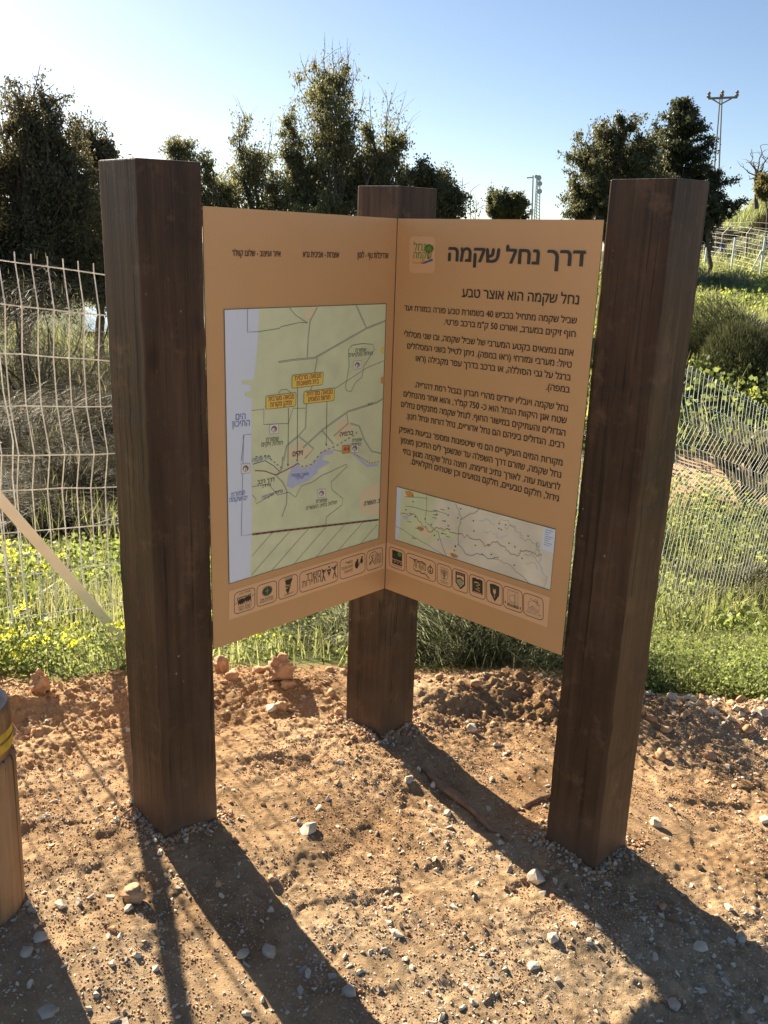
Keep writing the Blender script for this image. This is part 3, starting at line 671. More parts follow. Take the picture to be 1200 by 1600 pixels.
road(z3((850, 1215), (860, 1275), (780, 1345)), .0034); road(z3((870, 1275), (920, 1290), (950, 1370), (990, 1430), (1040, 1440)), .0038); road(z3((585, 1345), (670, 1415), (620, 1470)), .0038); road(z3((715, 1315), (780, 1390)), .004)
road(z4((455, 285), (500, 330), (522, 380), (520, 450), (495, 520)), .0034)
for p in (z3((304, 645), (304, 772), (365, 770), (480, 752), (490, 742), (600, 718), (635, 722)), z3((535, 638), (570, 680), (635, 722)), z3((328, 1205), (395, 1196), (393, 1282), (530, 1275), (555, 1192), (623, 1192)), z3((325, 1335), (285, 1338), (270, 1482)),
          z4((282, 70), (270, 625), (328, 617)), z4((328, 355), (420, 340), (470, 400), (530, 385), (570, 412), (600, 350), (660, 330), (710, 295), (850, 230), (855, 240), (765, 330), (770, 370), (830, 420), (825, 455), (740, 520), (735, 565)),
          z4((330, 400), (350, 420), (350, 450), (470, 380), (500, 375)), z3((785, 1085), (960, 970), (1055, 930)), z3((475, 1110), (490, 1090), (520, 1088), (545, 1108))): A.line(p, 'mdark', .0012, 6)
A.line(z3((860, 870), (880, 845), (940, 835), (995, 840), (1003, 870), (945, 960), (935, 1020), (900, 1050), (875, 1100), (848, 1095), (845, 1070), (865, 960)), 'mdark', .0013, 6, True)
for p, e in ((z3((580, 1080),)[0], z4((578, 215),)[0]), (z3((530, 1190),)[0], z4((527, 240),)[0]), (z3((742, 1150),)[0], z4((738, 128),)[0])):
    A.line([p, e], 'mdark', .0016, 7); A.poly([(e[0]-1.3, e[1]-3), (e[0]+1.3, e[1]-3), (e[0], e[1]+1)], 'mdark', 7)
A.line(z4((345, 265), (400, 268), (460, 290), (560, 240), (580, 225)), 'mred', .0028, 7); A.line(z4((580, 225), (610, 245), (660, 230), (710, 165), (790, 130), (900, 65), (915, 40)), 'mred', .0026, 7, dash=.008)
A.line(z4((780, 150), (820, 160), (880, 165), (940, 200), (980, 225), (1036, 215)), 'mred', .0022, 7, dash=.006); A.line(z4((348, 190), (420, 180), (430, 200), (490, 250)), 'mdark', .0022, 6, dash=.007)
A.line(z4((335, 230), (400, 210), (450, 240), (480, 270)), 'mgrey', .0022, 6)
A.line(z4((330, 617), (530, 593), (1027, 536)), 'mdark', .0055, 6); A.line(z4((330, 617), (530, 593), (1027, 536)), 'mred', .004, 7, dash=.012)
for k in range(8):
    x0 = 330+k*100
    def edge_y(x): return 617-(x-330)*.116
    p0 = np.array([x0+115, edge_y(x0+115)]); p1 = p0+np.array([-230, 262]);
    # clip to the map frame
    def inside(p): return p[0] > 326 and p[1] < 890-(p[0]-203)*.303
    n_s = [p0+(p1-p0)*t for t in np.linspace(0, 1, 60)]; n_s = [p for p in n_s if inside(p) and p[0] < 1025]
    if len(n_s) > 1: A.line(z4(tuple(n_s[0]), tuple(n_s[-1])), 'mgrey', .0013, 6)
def label(q3, l1, l2):
    q = z3(*q3); A.poly(rrect(q, .05, 4, 2.0), 'myellow', 8); A.line(rrect(q, .05, 4, 2.0), 'mdark', .0012, 9, True)
    A.text(l1, qmap(q, .93, .58), qmap(q, .08, .58), 6.6, 'mred', 10, .02); A.text(l2, qmap(q, .86, .14), qmap(q, .14, .14), 6.6, 'mred', 10, .02)
label([(550, 1010), (722, 992), (718, 1062), (548, 1082)], 'מבואה מרכזית', 'בית משאבות')
label([(615, 1100), (785, 1080), (780, 1150), (613, 1168)], 'מבואה מזרחית', 'חורשת הסווסים')
label([(405, 1125), (571, 1105), (568, 1180), (404, 1198)], 'מבואה מערבית', 'מתקן מקורות')
def small3(t, r_, l__, h, m='mdark', zz=z3, bold=.0): A.text(t, zz(r_)[0], zz(l__)[0], h, m, 9, bold)
small3('הים', (292, 1252), (238, 1256), 9, 'mblue'); small3('התיכון', (315, 1288), (218, 1296), 9, 'mblue')
small3('שמורת', (957, 878), (897, 882), 5.2); small3('חולות מבקיעים', (993, 898), (860, 908), 5.2)
small3('שמורת', (475, 1368), (405, 1378), 6); small3('חולות זיקים', (498, 1392), (380, 1404), 6)
small3('כרמיה', (885, 1338), (812, 1348), 6, bold=.015); small3('זיקים', (608, 1450), (552, 1458), 7, bold=.015)
small3('שמורת', (935, 1372), (880, 1378), 4.6); small3('כרמיה', (930, 1398), (878, 1402), 4.6)
small3('נחל שקמה', (430, 200), (330, 218), 5, 'mblue', z4); small3('דרך רכב', (452, 325), (358, 342), 6.2, 'mdark', z4, .01); small3('4 × 4 ב', (432, 352), (384, 360), 5, 'mdark', z4)
small3('נחל שקמה', (497, 385), (383, 425), 5, 'mblue', z4); small3('מאגר שקמה', (640, 290), (545, 300), 4.2, 'mblue', z4); small3('העיקרי', (612, 308), (570, 314), 4, 'mblue', z4)
small3('שמורת', (290, 395), (214, 412), 6.5, 'mblue', z4); small3('ים שקמה', (302, 425), (203, 440), 6.5, 'mblue', z4)
small3('שמורת', (742, 435), (680, 446), 5.2, 'mdark', z4); small3('חולות נתיב העשרה', (797, 448), (626, 484), 5.2, 'mdark', z4); small3('ב. העשרה', (1032, 442), (945, 460), 6, 'mdark', z4, .01)
small3('3411', (996, 1172), (966, 1180), 4, 'mdark')
def picto(c, zz, s=20):
    x, y = c; q = zz((x-s, y-s-2), (x+s, y-s-6), (x+s, y+s-2), (x-s, y+s+2)); A.poly(q, 'mwhite', 8); A.line(q, 'mgrey', .0011, 9, True)
    A.poly([qmap(q, .5+.34*math.cos(b), .5+.34*math.sin(b)) for b in np.linspace(0, 6.28, 12)[:-1]], 'mgrey', 9)
    A.poly([qmap(q, .45+.2*math.cos(b), .4+.22*math.sin(b)) for b in np.linspace(0, 6.28, 10)[:-1]], 'mwhite', 10); A.line([qmap(q, .42, .12), qmap(q, .5, .45), qmap(q, .66, .55)], 'mdark', .0018, 11)
picto((909, 955), z3); picto((450, 1308), z3, 24); picto((293, 255), z4, 24); picto((712, 392), z4, 20); picto((895, 145), z4, 20)
q = z4((826, 128), (868, 124), (868, 166), (826, 172)); A.poly(q, 'morange', 8); A.line(q, 'mdark', .0011, 9, True); A.text('44', qmap(q, .9, .25), qmap(q, .1, .25), 6, 'mred', 10, .03)
for p, c in (((1044, 872), 'myellow'), ((1042, 1036), 'morange')): A.poly(z3((p[0]-2, p[1]-16), (p[0]+10, p[1]-17), (p[0]+9, p[1]+20), (p[0]-3, p[1]+20)), c, 8)
A.flush('large_map', panelL)
# two small steel brackets behind every panel end
for P, w_, sg in ((PL, .655, 1), (PR, .652, 1)):
    for u in (.05, w_-.03):
        for z in (.72, 1.5):
            b = MB(); c = P.O+P.U*u+np.array([0, 0, z])-P.N*.012; b.box(c, (.04, .004, .04), math.atan2(P.U[1], P.U[0])); b.box(c+P.N*.005, (.012, .007, .012), math.atan2(P.U[1], P.U[0]))
            b.build('bracket', M['fpost'], sign)

# ------------------------------------------------------------------ round wooden bollard at the left edge
bc = onground(40, 1420); br = .105
bx, by = bc[0]-br*1.02-.012, bc[1]+.01; zb0 = float(zat(np.array(bx), np.array(by)))
ztop = at(16, 1088, by)[2]; zstep = at(20, 1205, by-.06)[2]
bol = empty('wooden_bollard', (bx, by, zb0), 'round pine bollard with a yellow band cut by the left edge of the picture', 'bollard')
b = MB(); b.lathe([(br*1.01, zb0-.15), (br*1.01, zb0+.1), (br*.985, zstep-.012), (br*.965, zstep), (br*.92, zstep+.004)], (bx, by, 0), 40); b.build('lower_shaft', M['bollard'], bol, True)
b = MB(); b.lathe([(br*.91, zstep+.0), (br*.91, zstep+.018), (br*.945, zstep+.022), (br*.945, zstep+.075), (br*.95, zstep+.078), (br*.93, ztop-.035), (br*.88, ztop-.02)], (bx, by, 0), 40); b.build('upper_shaft', M['bollard'], bol, True)
b = MB(); b.lathe([(br*.885, ztop-.021), (br*.80, ztop-.008), (br*.62, ztop), (br*.3, ztop+.004)], (bx, by, 0), 40); b.build('rounded_top', M['bollard_top'], bol, True)
b = MB(); k = 40
for (z0, z1, a0, a1) in ((zstep+.024, zstep+.072, -200, 20),):
    for i in range(k):
        a = R(a0+(a1-a0)*i/k); c = R(a0+(a1-a0)*(i+1)/k); dz = .006*math.sin(a*3)
        for y0, y1 in ((z0, z0+.022), (z0+.029, z1)):
            b.add([(bx+br*.9515*math.cos(q), by+br*.9515*math.sin(q), z) for q, z in ((a, y0), (c, y0), (c, y1), (a, y1))], [(0, 1, 2, 3)])
b.build('yellow_band', M['yellow'], bol)
bol.rotation_euler = (0, .035, 0)
for k in range(0):
    A_ = R(-20-9*k); b = MB(); c = np.array([bx+br*.934*math.cos(A_), by+br*.934*math.sin(A_), zstep+.062]); b.box(c, (.001, .006, .008), A_); 
#PART3
# ------------------------------------------------------------------ welded wire fence below the bank
def fence_panel(p0, p1, parent, hgt, base, sp, rows, off, lean=(0, 0), seed=0, rad=.0026, dent=.0011, ext=.03, joint=True):
    """one sheet of welded mesh from p0 to p1: upright wires crossed by level wires, folded where off says"""
    rs = np.random.RandomState(seed)
    p0 = np.array(p0, float); p1 = np.array(p1, float); L = np.linalg.norm(p1-p0); e = (p1-p0)/L; n = np.array([e[1], -e[0]])
    b = MB()
    def pt(u, z, o=0):
        x = p0+e*u+n*(o+lean[1]*z)+e*(lean[0]*z); zb = base(u)
        return (x[0], x[1], zb+z)
    rz = np.array(rows)
    f = lambda z: np.interp(z, rz, off)
    us = np.arange(sp*.5, L, sp)
    for u in us:
        zs = np.unique(np.concatenate([[0.0], rz, [hgt]])); j = rs.randn(len(zs))*dent*.6
        jj = rs.randn()*dent*.5
        b.tube([pt(u+a*.6+jj, z, f(z)+a) for z, a in zip(zs, j)], rad, 5, cap=False)
    for z in rz:
        uu = np.arange(-ext, L+ext, .12); b.tube([pt(u, z+.006*math.sin(u*2.1+z*9)+rs.randn()*.0015, f(z)-rad*1.6) for u in uu], rad, 5, cap=False)
    return b.build('wire_mesh', M['wire'], parent)
FA = np.array([-1.62, 3.05]); 
fl = lambda s: FA+s*np.array([.70, .714])        # the fence runs away from the camera to the right
fdir = np.array([.70, .714])
fence = empty('mesh_fence', (*fl(0), float(zat(np.array(fl(0)[0]), np.array(fl(0)[1])))), 'bent welded wire fence running behind the sign and down the bank', 'fence')
def base_for(s0):
    def g(u):
        p = fl(s0+u); return float(height(p[0], p[1]))-.05
    return g
rowsA = [.10, .27, .44, .61, .78, .95, 1.10, 1.28, 1.46, 1.64, 1.80]
offA = [0, .0, .01, 0, .0, .0, .04, .0, .0, .03, .0]
def lin(s0, L, z0, z1): return lambda u: z0+(z1-z0)*u/L
zl0 = at(0, 396, fl(0)[1])[2]-1.80
fence_panel(fl(-.9), fl(.32), fence, 1.84, lin(0, 1.2, zl0+.03, zl0+.02), .062, rowsA, offA, (.0, -.03), 1)
pB = fl(.16)
zb_ = at(20, 396, pB[1])[2]-1.80
zb2 = at(165, 422, fl(.62)[1])[2]-1.80
slope = (zb2-zb_)/.46
fence_panel(pB-np.array([0, .012]), fl(1.9), fence, 1.83, lambda u: zb_+max(slope, -.25)*u, .060, rowsA, offA, (.0, .015), 2)
q1 = fl(1.9)
fence_panel(q1, fl(5.2), fence, 1.83, lambda u: zb_-.25*1.74-.31*u, .066, rowsA, offA, (.03, .0), 3)
q2 = fl(5.2); 
rowsB = [.08, .30, .52, .74, .96, 1.16, 1.30, 1.46, 1.62, 1.82, 2.02]
offB = [0, 0, .0, .0, .0, .02, .10, .05, .10, .02, .0]
zt_a = at(1060, 576, fl(5.6)[1])[2]
print('fence top right', zt_a, fl(5.6))
zr0 = zt_a-2.02+.06
fence_panel(q2+np.array([.01, -.015]), fl(9.0), fence, 2.06, lambda u: zr0-.30*u, .075, rowsB, offB, (.05, .06), 4, rad=.0024)
for s, h in ((-.05, None), (1.88, 1.0), (5.22, 1.1), (8.05, 1.6)):
    if h is None: continue
    p = fl(s); b = MB(); z0 = float(height(p[0], p[1])); b.box((p[0]+.05, p[1]+.07, z0+h/2-.2), (.05, .05, h+.4), .78); b.build('fence_post', M['fpost'], fence)
# slanting flat brace behind the wires
c1 = at(195, 1003, 3.37); c0 = at(0, 780, 2.89); c0, c1 = c0+(c0-c1)*1.1, c1+(c1-c0)*.25
d = c1-c0; Ld = np.linalg.norm(d); d /= Ld; nrm = np.array([0, -1., 0]); nrm -= d*(nrm@d); nrm /= np.linalg.norm(nrm); sd = np.cross(d, nrm)
b = MB(); c = (c0+c1)/2; b.box(c, (Ld, .043, .004), ax=(d, sd, nrm)); b.box(c+sd*.0197-nrm*.017, (Ld, .004, .030), ax=(d, sd, nrm))
b.build('brace_bar', M['white_steel'], fence)

# ------------------------------------------------------------------ far fences and masts
def wires(parent, pts, zs, sag, rad, name='wire'):
    b = MB()
    for dz in zs: b.tube([(p[0], p[1], p[2]+dz) for p in pts], rad, 4, cap=False)
    return b.build(name, M['fpost'], parent)
pf = empty('perimeter_fence', at(1143, 419, 46), 'distant white-posted wire fence at the foot of the green hill', 'fence', None)
pts = []
for tx, ty, gx_, gy_, Yd in ((1064, 371, 1059, 408, 49), (1106.7, 371, 1101, 413, 47), (1149, 371, 1143, 419, 45), (1196, 371, 1187, 432, 42), (1262, 368, 1250, 445, 39)):
    a = at(tx, ty, Yd); g = at(gx_, gy_, Yd); zg = float(height(a[0], a[1])); b = MB(); b.tube([(g[0], g[1], min(zg, g[2])-.2), a], .06, 8); b.build('fence_post', M['white_steel'], pf); pts.append((a[0], a[1], g[2]))
b = MB(); b.tube([at(1191, 391, 42), at(1172, 428, 42.6)], .045, 6); b.build('brace', M['white_steel'], pf)
hh = 1.95; wires(pf, pts, [hh*k/9 for k in range(1, 10)], 0, .0055)
sf = empty('security_fence', at(1129, 400, 58), 'fence with dark outward-leaning arms just behind the white-posted fence', 'fence')
pts = []
for tx, ty, kx, ky, gx_, gy_, Yd in ((1110, 357, 1103, 362, 1101, 398, 60), (1141, 355, 1130, 366, 1128, 404, 58), (1176, 355, 1168, 366, 1166, 404, 56), (1222, 354, 1213, 366, 1210, 410, 54)):
    P0 = at(tx, ty, Yd-.4); K = at(kx, ky, Yd); G = at(gx_, gy_, Yd); b = MB(); b.tube([G-np.array([0, 0, .3]), K, P0], .075, 6); b.build('angled_post', M['pole'], sf); pts.append((G[0], G[1], G[2]))
b = MB(); K = at(1129, 378, 58)
for ex in (1112, 1136, 1124): b.tube([K, at(ex, 401, 57.6)], .04, 5)
b.build('stay_legs', M['blue'], sf)
wires(sf, pts, [.3*k for k in range(1, 8)], 0, .008)
pp = empty('power_pole', at(1117, 300, 62), 'tall twin-leg power pole with crossarm above the right hand trees', 'power pole')
base_z = 0
b = MB(); a1 = at(1127, 147, 62); g1 = at(1115, 290, 62); g2 = at(1121.5, 290, 62)
for g in (g1, g2): dd = (g-a1); b.tube([a1+np.array([(.06 if g is g2 else -.06), 0, 0]), a1+dd*2.3], [.04, .065], 8)
b.build('pole', M['pole'], pp)
b = MB(); b.tube([at(1106, 154, 62), at(1152, 152, 62)], .075, 6); b.tube([at(1113, 155, 62), at(1126, 163, 62), at(1143, 154, 62)], .045, 5); b.build('crossarm', M['pole'], pp)
for x, y in ((1107, 153), (1128, 151), (1151, 151)):
    b = MB(); q = at(x, y, 62); b.lathe([(.09, q[2]), (.14, q[2]+.1), (.07, q[2]+.18), (.13, q[2]+.26), (.06, q[2]+.36)], (q[0], q[1], 0), 8); b.build('insulator', M['pole'], pp)
ct = empty('antenna_mast', at(840, 345, 130), 'slim lattice antenna mast with round dishes above the sign', 'mast')
b = MB(); t_ = at(841, 274, 130); g_ = at(836.5, 400, 130)
for dx, dy in ((-.35, -.2), (.35, -.2), (0, .4)): b.tube([t_+np.array([dx*.6, dy, 0]), g_+np.array([dx*1.4, dy, 0])], .07, 4)
for k in range(26):
    f = k/26; c = t_*(1-f)+g_*f; w_ = .35*(.6+.8*f); b.tube([c+np.array([-w_, -.2, 0]), c+np.array([w_, -.2, -.4])], .04, 4)
b.build('lattice', M['steel_far'], ct)
for x, y, r_ in ((842, 278, .36), (843.5, 287, .34), (838, 276, .25), (843, 299, .36)):
    b = MB(); q = at(x, y, 129.5); b.tube([q, q+np.array([.1, .5, 0])], [r_, r_*.7], 12); b.build('dish', M['steel_far'], ct)
ct2 = empty('slim_pole', at(832, 345, 120), 'thin steel pole with a short crossarm beside the antenna mast', 'pole')
b = MB(); b.tube([at(833, 274, 120), at(829, 400, 120)], [.09, .16], 6); b.build('pole', M['steel_far'], ct2)
b = MB(); b.tube([at(823, 278, 120), at(834, 277, 120)], .08, 5); b.build('crossarm', M['steel_far'], ct2)
b = MB(); b.box(at(830, 331, 119.8), (.5, .3, .7)); b.build('cabinet', M['steel_far'], ct2)
# pond glimpsed between the shrubs
b = MB(); b.add([tuple(at(x, y, Y_)*[1, 1, 0]+[0, 0, -1.86]) for x, y, Y_ in ((128, 490, 34.), (176, 490, 34.), (170, 490, 46.), (134, 490, 46.))], [(0, 1, 2, 3)]); tag(b.build('water', M['water']), kind='structure')

# ------------------------------------------------------------------ foliage tools
def leafcards(C, size, rs, droop=.6, aspect=.32, dirs=None):
    """a diamond leaf at every point of C"""
    n = len(C); d = rs.randn(n, 3)
    if dirs is not None: d = d*.6+dirs
    d[:, 2] -= droop*1.6; d /= np.linalg.norm(d, axis=1)[:, None]
    s = np.cross(d, rs.randn(n, 3)); s /= np.linalg.norm(s, axis=1)[:, None]+1e-9
    L = size*(.6+.8*rs.rand(n))[:, None]; W = L*aspect
    V = np.stack([C, C+d*L*.45+s*W, C+d*L, C+d*L*.45-s*W], 1).reshape(-1, 3)
    return V, np.arange(4*n).reshape(n, 4)
def blades(B, H, wd, rs, lean=.35, curl=.5, dirs=None):
    """tapering bent blades standing at B"""
    n = len(B); a = rs.rand(n)*2*math.pi; l = (lean*np.abs(rs.randn(n)))[:, None]
    dr = np.stack([np.cos(a), np.sin(a), np.zeros(n)], 1)
    if dirs is not None: dr = dirs; l = lean*(.5+rs.rand(n))[:, None]
    b2 = a+1.57+rs.randn(n)*.6; s = np.stack([np.cos(b2), np.sin(b2), np.zeros(n)], 1)*np.asarray(wd).reshape(-1, 1)/2
    H = np.asarray(H).reshape(-1, 1); z = np.array([[0, 0, 1.]])
    m_ = B+z*H*.55+dr*H*l*.45; t = B+z*H*(1-curl*l*.6)+dr*H*l*1.25
    V = np.stack([B-s, B+s, m_+s*.7, m_-s*.7, t], 1).reshape(-1, 3); i = np.arange(n)*5
    return V, [np.stack([i, i+1, i+2, i+3], 1), np.stack([i+3, i+2, i+4], 1)]
def limb(b, p, q, r0, r1, rs, k=6, wob=.06, m=0, n=6):
    p = np.array(p, float); q = np.array(q, float); L = np.linalg.norm(q-p); t = np.linspace(0, 1, k)[:, None]
    P_ = p+(q-p)*t+rs.randn(k, 3)*wob*L*np.sin(np.pi*t)*.6; P_[:, 2] += .06*L*np.sin(np.pi*t[:, 0])
    b.tube(P_, np.linspace(r0, r1, k), n, m); return P_
def tree(name, label, Y, base, clumps, leaf, seed, n=9000, size=.22, droop=.6, twigs=(), tr=.16, group=None, sub=14, rsub=.34, aspect=.3, depth=1.0, bark='bark', up_=False):
    """clumps: (px, py, rx, ry) ellipses of crown, photo sizes at distance Y, given real depth"""
    rs = np.random.RandomState(seed)
    k = Y/FPX*1.04; g = at(base[0], base[1], Y); g[2] = float(height(g[0], g[1]))-.1
    root = empty(name, g, label, 'tree', group or 'trees behind the sign')
    b = MB(); pts = []; tot = sum(c[2]*c[3] for c in clumps)
    cz = [at(c[0], c[1], Y) for c in clumps]
    top = max(cz, key=lambda p: p[2]); fork = g+(np.mean(cz, axis=0)-g)*.45; fork[2] = g[2]+(min(p[2] for p in cz)-g[2])*.55
    limb(b, g, fork, tr, tr*.75, rs, 7, .03, n=8)
    for c, p in zip(clumps, cz):
        rx, ry = c[2]*k, c[3]*k; p = p+np.array([0, rs.randn()*rx*.5*depth, 0])
        lp = limb(b, fork, p-np.array([0, 0, ry*.3]), tr*.6, tr*.16, rs, 6, .07)
        nn = int(n*c[2]*c[3]/tot); ns = max(8, int(1.7*sub*(c[2]*c[3]/900)**.5)); rsub_ = rsub*.62
        cen = rs.randn(ns, 3); cen /= np.linalg.norm(cen, axis=1)[:, None]; cen *= (rs.rand(ns, 1)**.4)*(1+.22*rs.randn(ns, 1))
        cen = p+cen*np.array([rx, rx*depth, ry])*1.08
        wts = rs.rand(ns)**2.5+.12; wts /= wts.sum()
        for q, wt in zip(cen, wts):
            st = lp[rs.randint(2, 6)]; bp_ = limb(b, st, q, tr*.13, tr*.035, rs, 5, .08, n=4)
            m_ = max(30, int(nn*wt*4.4)); ks = 7+int(m_/110)
            f = (.45+.6*rs.rand(ks))*3.99; i0 = np.minimum(f.astype(int), 3); fr = (f-i0)[:, None]
            s0 = bp_[i0]*(1-fr)+bp_[i0+1]*fr+rs.randn(ks, 3)*rx*.05
            dv = rs.randn(ks, 3)*.75+(q-p)/(np.linalg.norm(q-p)+.1)*.35; dv[:, 2] += -.9*droop+(.9 if up_ else .1); dv /= np.linalg.norm(dv, axis=1)[:, None]
            ln = (min(rx, ry)*.20+.14)*(.4+1.1*rs.rand(ks, 1))
            j = rs.randint(0, ks, m_); u = rs.rand(m_, 1)
            pts.append(s0[j]+dv[j]*ln[j]*u+rs.randn(m_, 3)*(.045+.020*rx))
    for t in twigs:
        a = at(t[0], t[1], Y); c = at(t[2], t[3], Y); lp = limb(b, a, c, tr*.14, tr*.03, rs, 6, .05, n=4)
        for j in range(4):
            q = lp[1+j]; e_ = q+np.array([rs.randn()*.25, rs.randn()*.25, .35+.3*rs.rand()])*Y/28; limb(b, q, e_, tr*.06, tr*.02, rs, 3, .05, n=3)
            pts.append(q+rs.randn(16, 3)*.14)
    b.build('trunk', M[bark], root)
    C = np.concatenate(pts); V, F = leafcards(C, size*.42, rs, droop, aspect*.85)
    build('crown', V, [F], M[leaf], root)
    return root
def shrub(name, label, c, r, h, mat, seed, n=5000, blade=.3, wd=.012, group=None, stems=True, top=None, ntop=0, lean=.5, cat='shrub', zoff=0, rnd=.4):
    rs = np.random.RandomState(seed); c = np.array(c, float); z0 = float(height(c[0], c[1])); root = empty(name, (c[0], c[1], z0), label, cat, group)
    v = rs.randn(n, 3); v[:, 2] = np.abs(v[:, 2]); v /= np.linalg.norm(v, axis=1)[:, None]; rad = rs.rand(n, 1)**.45
    lump = 1+.22*np.sin(v[:, :1]*5+seed)+.18*np.sin(v[:, 1:2]*7+seed*2)
    B = np.array([c[0], c[1], z0+zoff])+v*rad*np.array([r, r, h])*lump*.9
    B[:, 2] = np.maximum(B[:, 2]-blade*.4, z0-.05)
    hd = v.copy(); hd[:, 2] = 0; hd /= np.linalg.norm(hd, axis=1)[:, None]+1e-6
    V, F = blades(B, blade*(.5+.8*rs.rand(n)), wd, rs, lean, .4, dirs=hd+rs.randn(n, 3)*[rnd, rnd, 0])
    build('foliage', V, F, M[mat], root)
    b = MB()
    for k in range(14):
        a = rs.rand()*6.28; q = np.array([c[0]+r*.7*math.cos(a)*rs.rand(), c[1]+r*.7*math.sin(a)*rs.rand(), z0+h*(.5+.5*rs.rand())])
        limb(b, (c[0]+rs.randn()*r*.15, c[1]+rs.randn()*r*.15, z0-.05), q, .012*h+.006, .004, rs, 5, .1, n=5)
    b.build('stems', M['bark'], root)
    if top:
        vt = v[:ntop]; B = np.array([c[0], c[1], z0+zoff])+vt*np.array([r, r, h])*lump[:ntop]*.92; V, F = blades(B-np.array([0, 0, blade*.3]), blade*(.8+.9*rs.rand(ntop)), wd*.8, rs, .55, .5)
        tag(build('dry_stalks', V, F, M[top], root), kind='stuff')
    return root
#PART4
# ------------------------------------------------------------------ trees
tree('eucalyptus_tree', 'big dark eucalyptus at the left edge, the tallest tree on that side', 24, (20, 500), [(25, 165, 48, 40), (5, 240, 85, 60), (95, 235, 45, 50), (60, 190, 40, 30), (120, 290, 50, 50), (75, 150, 24, 14), (55, 300, 85, 70), (10, 370, 110, 80), (90, 380, 70, 70), (-70, 300, 80, 140), (40, 440, 120, 50), (60, 230, 35, 40)], 'euc_dark', 1, 38000, .20, .7, tr=.22, sub=22, rsub=.28)
tree('eucalyptus_tree', 'dark eucalyptus between the big left tree and the left post', 27, (150, 500), [(140, 215, 36, 28), (152, 280, 32, 50), (165, 235, 16, 30), (130, 350, 45, 60), (190, 320, 40, 60), (160, 430, 70, 50)], 'euc_dark', 2, 15000, .20, .7, tr=.17, sub=20, rsub=.28)
tree('eucalyptus_tree', 'small leaning eucalyptus with a round tuft just right of the left post', 26, (400, 470), [(285, 225, 30, 15), (322, 250, 16, 13), (275, 240, 14, 14), (330, 275, 14, 10), (350, 300, 22, 18), (300, 310, 40, 28)], 'euc', 3, 3600, .17, .8, tr=.09, sub=13, rsub=.27)
tree('eucalyptus_tree', 'grey-green feathery eucalyptus behind the map panel with a pointed top', 27, (400, 470), [(374, 205, 13, 24), (396, 240, 34, 24), (362, 285, 38, 30), (418, 285, 36, 36), (345, 330, 32, 26), (455, 300, 32, 36), (430, 335, 60, 26)], 'euc', 4, 6200, .17, .9, twigs=[(385, 220, 380, 172), (418, 260, 424, 190)], tr=.12, sub=15, rsub=.25)
tree('eucalyptus_tree', 'thin wispy sapling standing left of the tall twiggy tree', 26, (470, 460), [(453, 195, 12, 24), (464, 240, 14, 26), (478, 290, 22, 34), (446, 235, 7, 16)], 'euc', 5, 2100, .17, 1.0, up_=True, twigs=[(455, 210, 450, 162), (470, 240, 478, 180)], tr=.07, sub=14, rsub=.28)
tree('casuarina_tree', 'tallest twiggy tree in the middle with bare shoots reaching up', 26, (530, 460), [(503, 112, 20, 22), (530, 125, 18, 25), (515, 165, 40, 32), (535, 215, 46, 36), (475, 260, 26, 36), (560, 260, 26, 40), (500, 215, 18, 40), (535, 285, 42, 40), (497, 290, 30, 38), (520, 325, 60, 26)], 'euc', 6, 7000, .18, 1.0, up_=True, twigs=[(512, 150, 507, 66), (530, 150, 548, 80), (500, 160, 470, 95), (540, 170, 560, 105), (515, 160, 522, 82), (490, 190, 466, 150), (505, 150, 488, 92), (528, 160, 535, 88), (550, 210, 570, 150)], tr=.13, sub=17, rsub=.23)
tree('casuarina_tree', 'twiggy half-bare tree right of the tallest one, above the centre post', 26, (600, 460), [(612, 215, 18, 32), (592, 250, 30, 34), (622, 260, 18, 26), (585, 300, 38, 36), (615, 310, 34, 30), (578, 200, 10, 20)], 'euc', 7, 4600, .18, 1.0, up_=True, twigs=[(605, 220, 602, 140), (615, 220, 630, 160), (588, 240, 577, 150), (600, 235, 612, 150), (620, 240, 640, 190)], tr=.11, sub=16, rsub=.24)
tree('dense_tree', 'dark dense tree just right of the centre post top', 23, (690, 460), [(657, 272, 22, 18), (694, 288, 20, 26), (675, 315, 36, 26), (708, 318, 14, 20), (640, 310, 22, 30)], 'dense', 8, 8500, .13, .3, tr=.1, sub=18, rsub=.33, aspect=.45)
tree('dense_tree', 'small round tree alone against the sky above the text panel', 42, (790, 430), [(790, 308, 26, 15), (770, 325, 18, 12), (812, 312, 14, 13), (795, 330, 32, 14)], 'dense', 9, 5500, .2, .3, tr=.1, sub=16, rsub=.33, aspect=.45)
tree('eucalyptus_tree', 'large weeping eucalyptus behind the top of the right post', 40, (945, 440), [(912, 245, 28, 34), (945, 212, 28, 24), (975, 197, 20, 18), (900, 300, 22, 40), (940, 285, 40, 44), (985, 250, 40, 55), (1015, 225, 30, 30), (1030, 280, 36, 45), (920, 335, 38, 30), (1000, 300, 42, 50)], 'dense', 10, 17000, .26, .9, tr=.24, sub=20, rsub=.28)
tree('dense_tree', 'low dark tree at the foot of the conifer, right of the right post', 42, (1110, 420), [(1113, 292, 18, 22), (1098, 318, 30, 26), (1128, 322, 12, 18), (1104, 352, 28, 26)], 'conifer', 12, 7000, .2, .3, tr=.12, sub=18, rsub=.33, aspect=.4)
tree('dense_tree', 'yellowish green tree at the right edge below the bare tree', 62, (1205, 330), [(1200, 288, 18, 14), (1210, 275, 18, 14), (1195, 300, 10, 8)], 'tan_leaf', 13, 3500, .25, .3, tr=.1, sub=14, rsub=.35, aspect=.4)
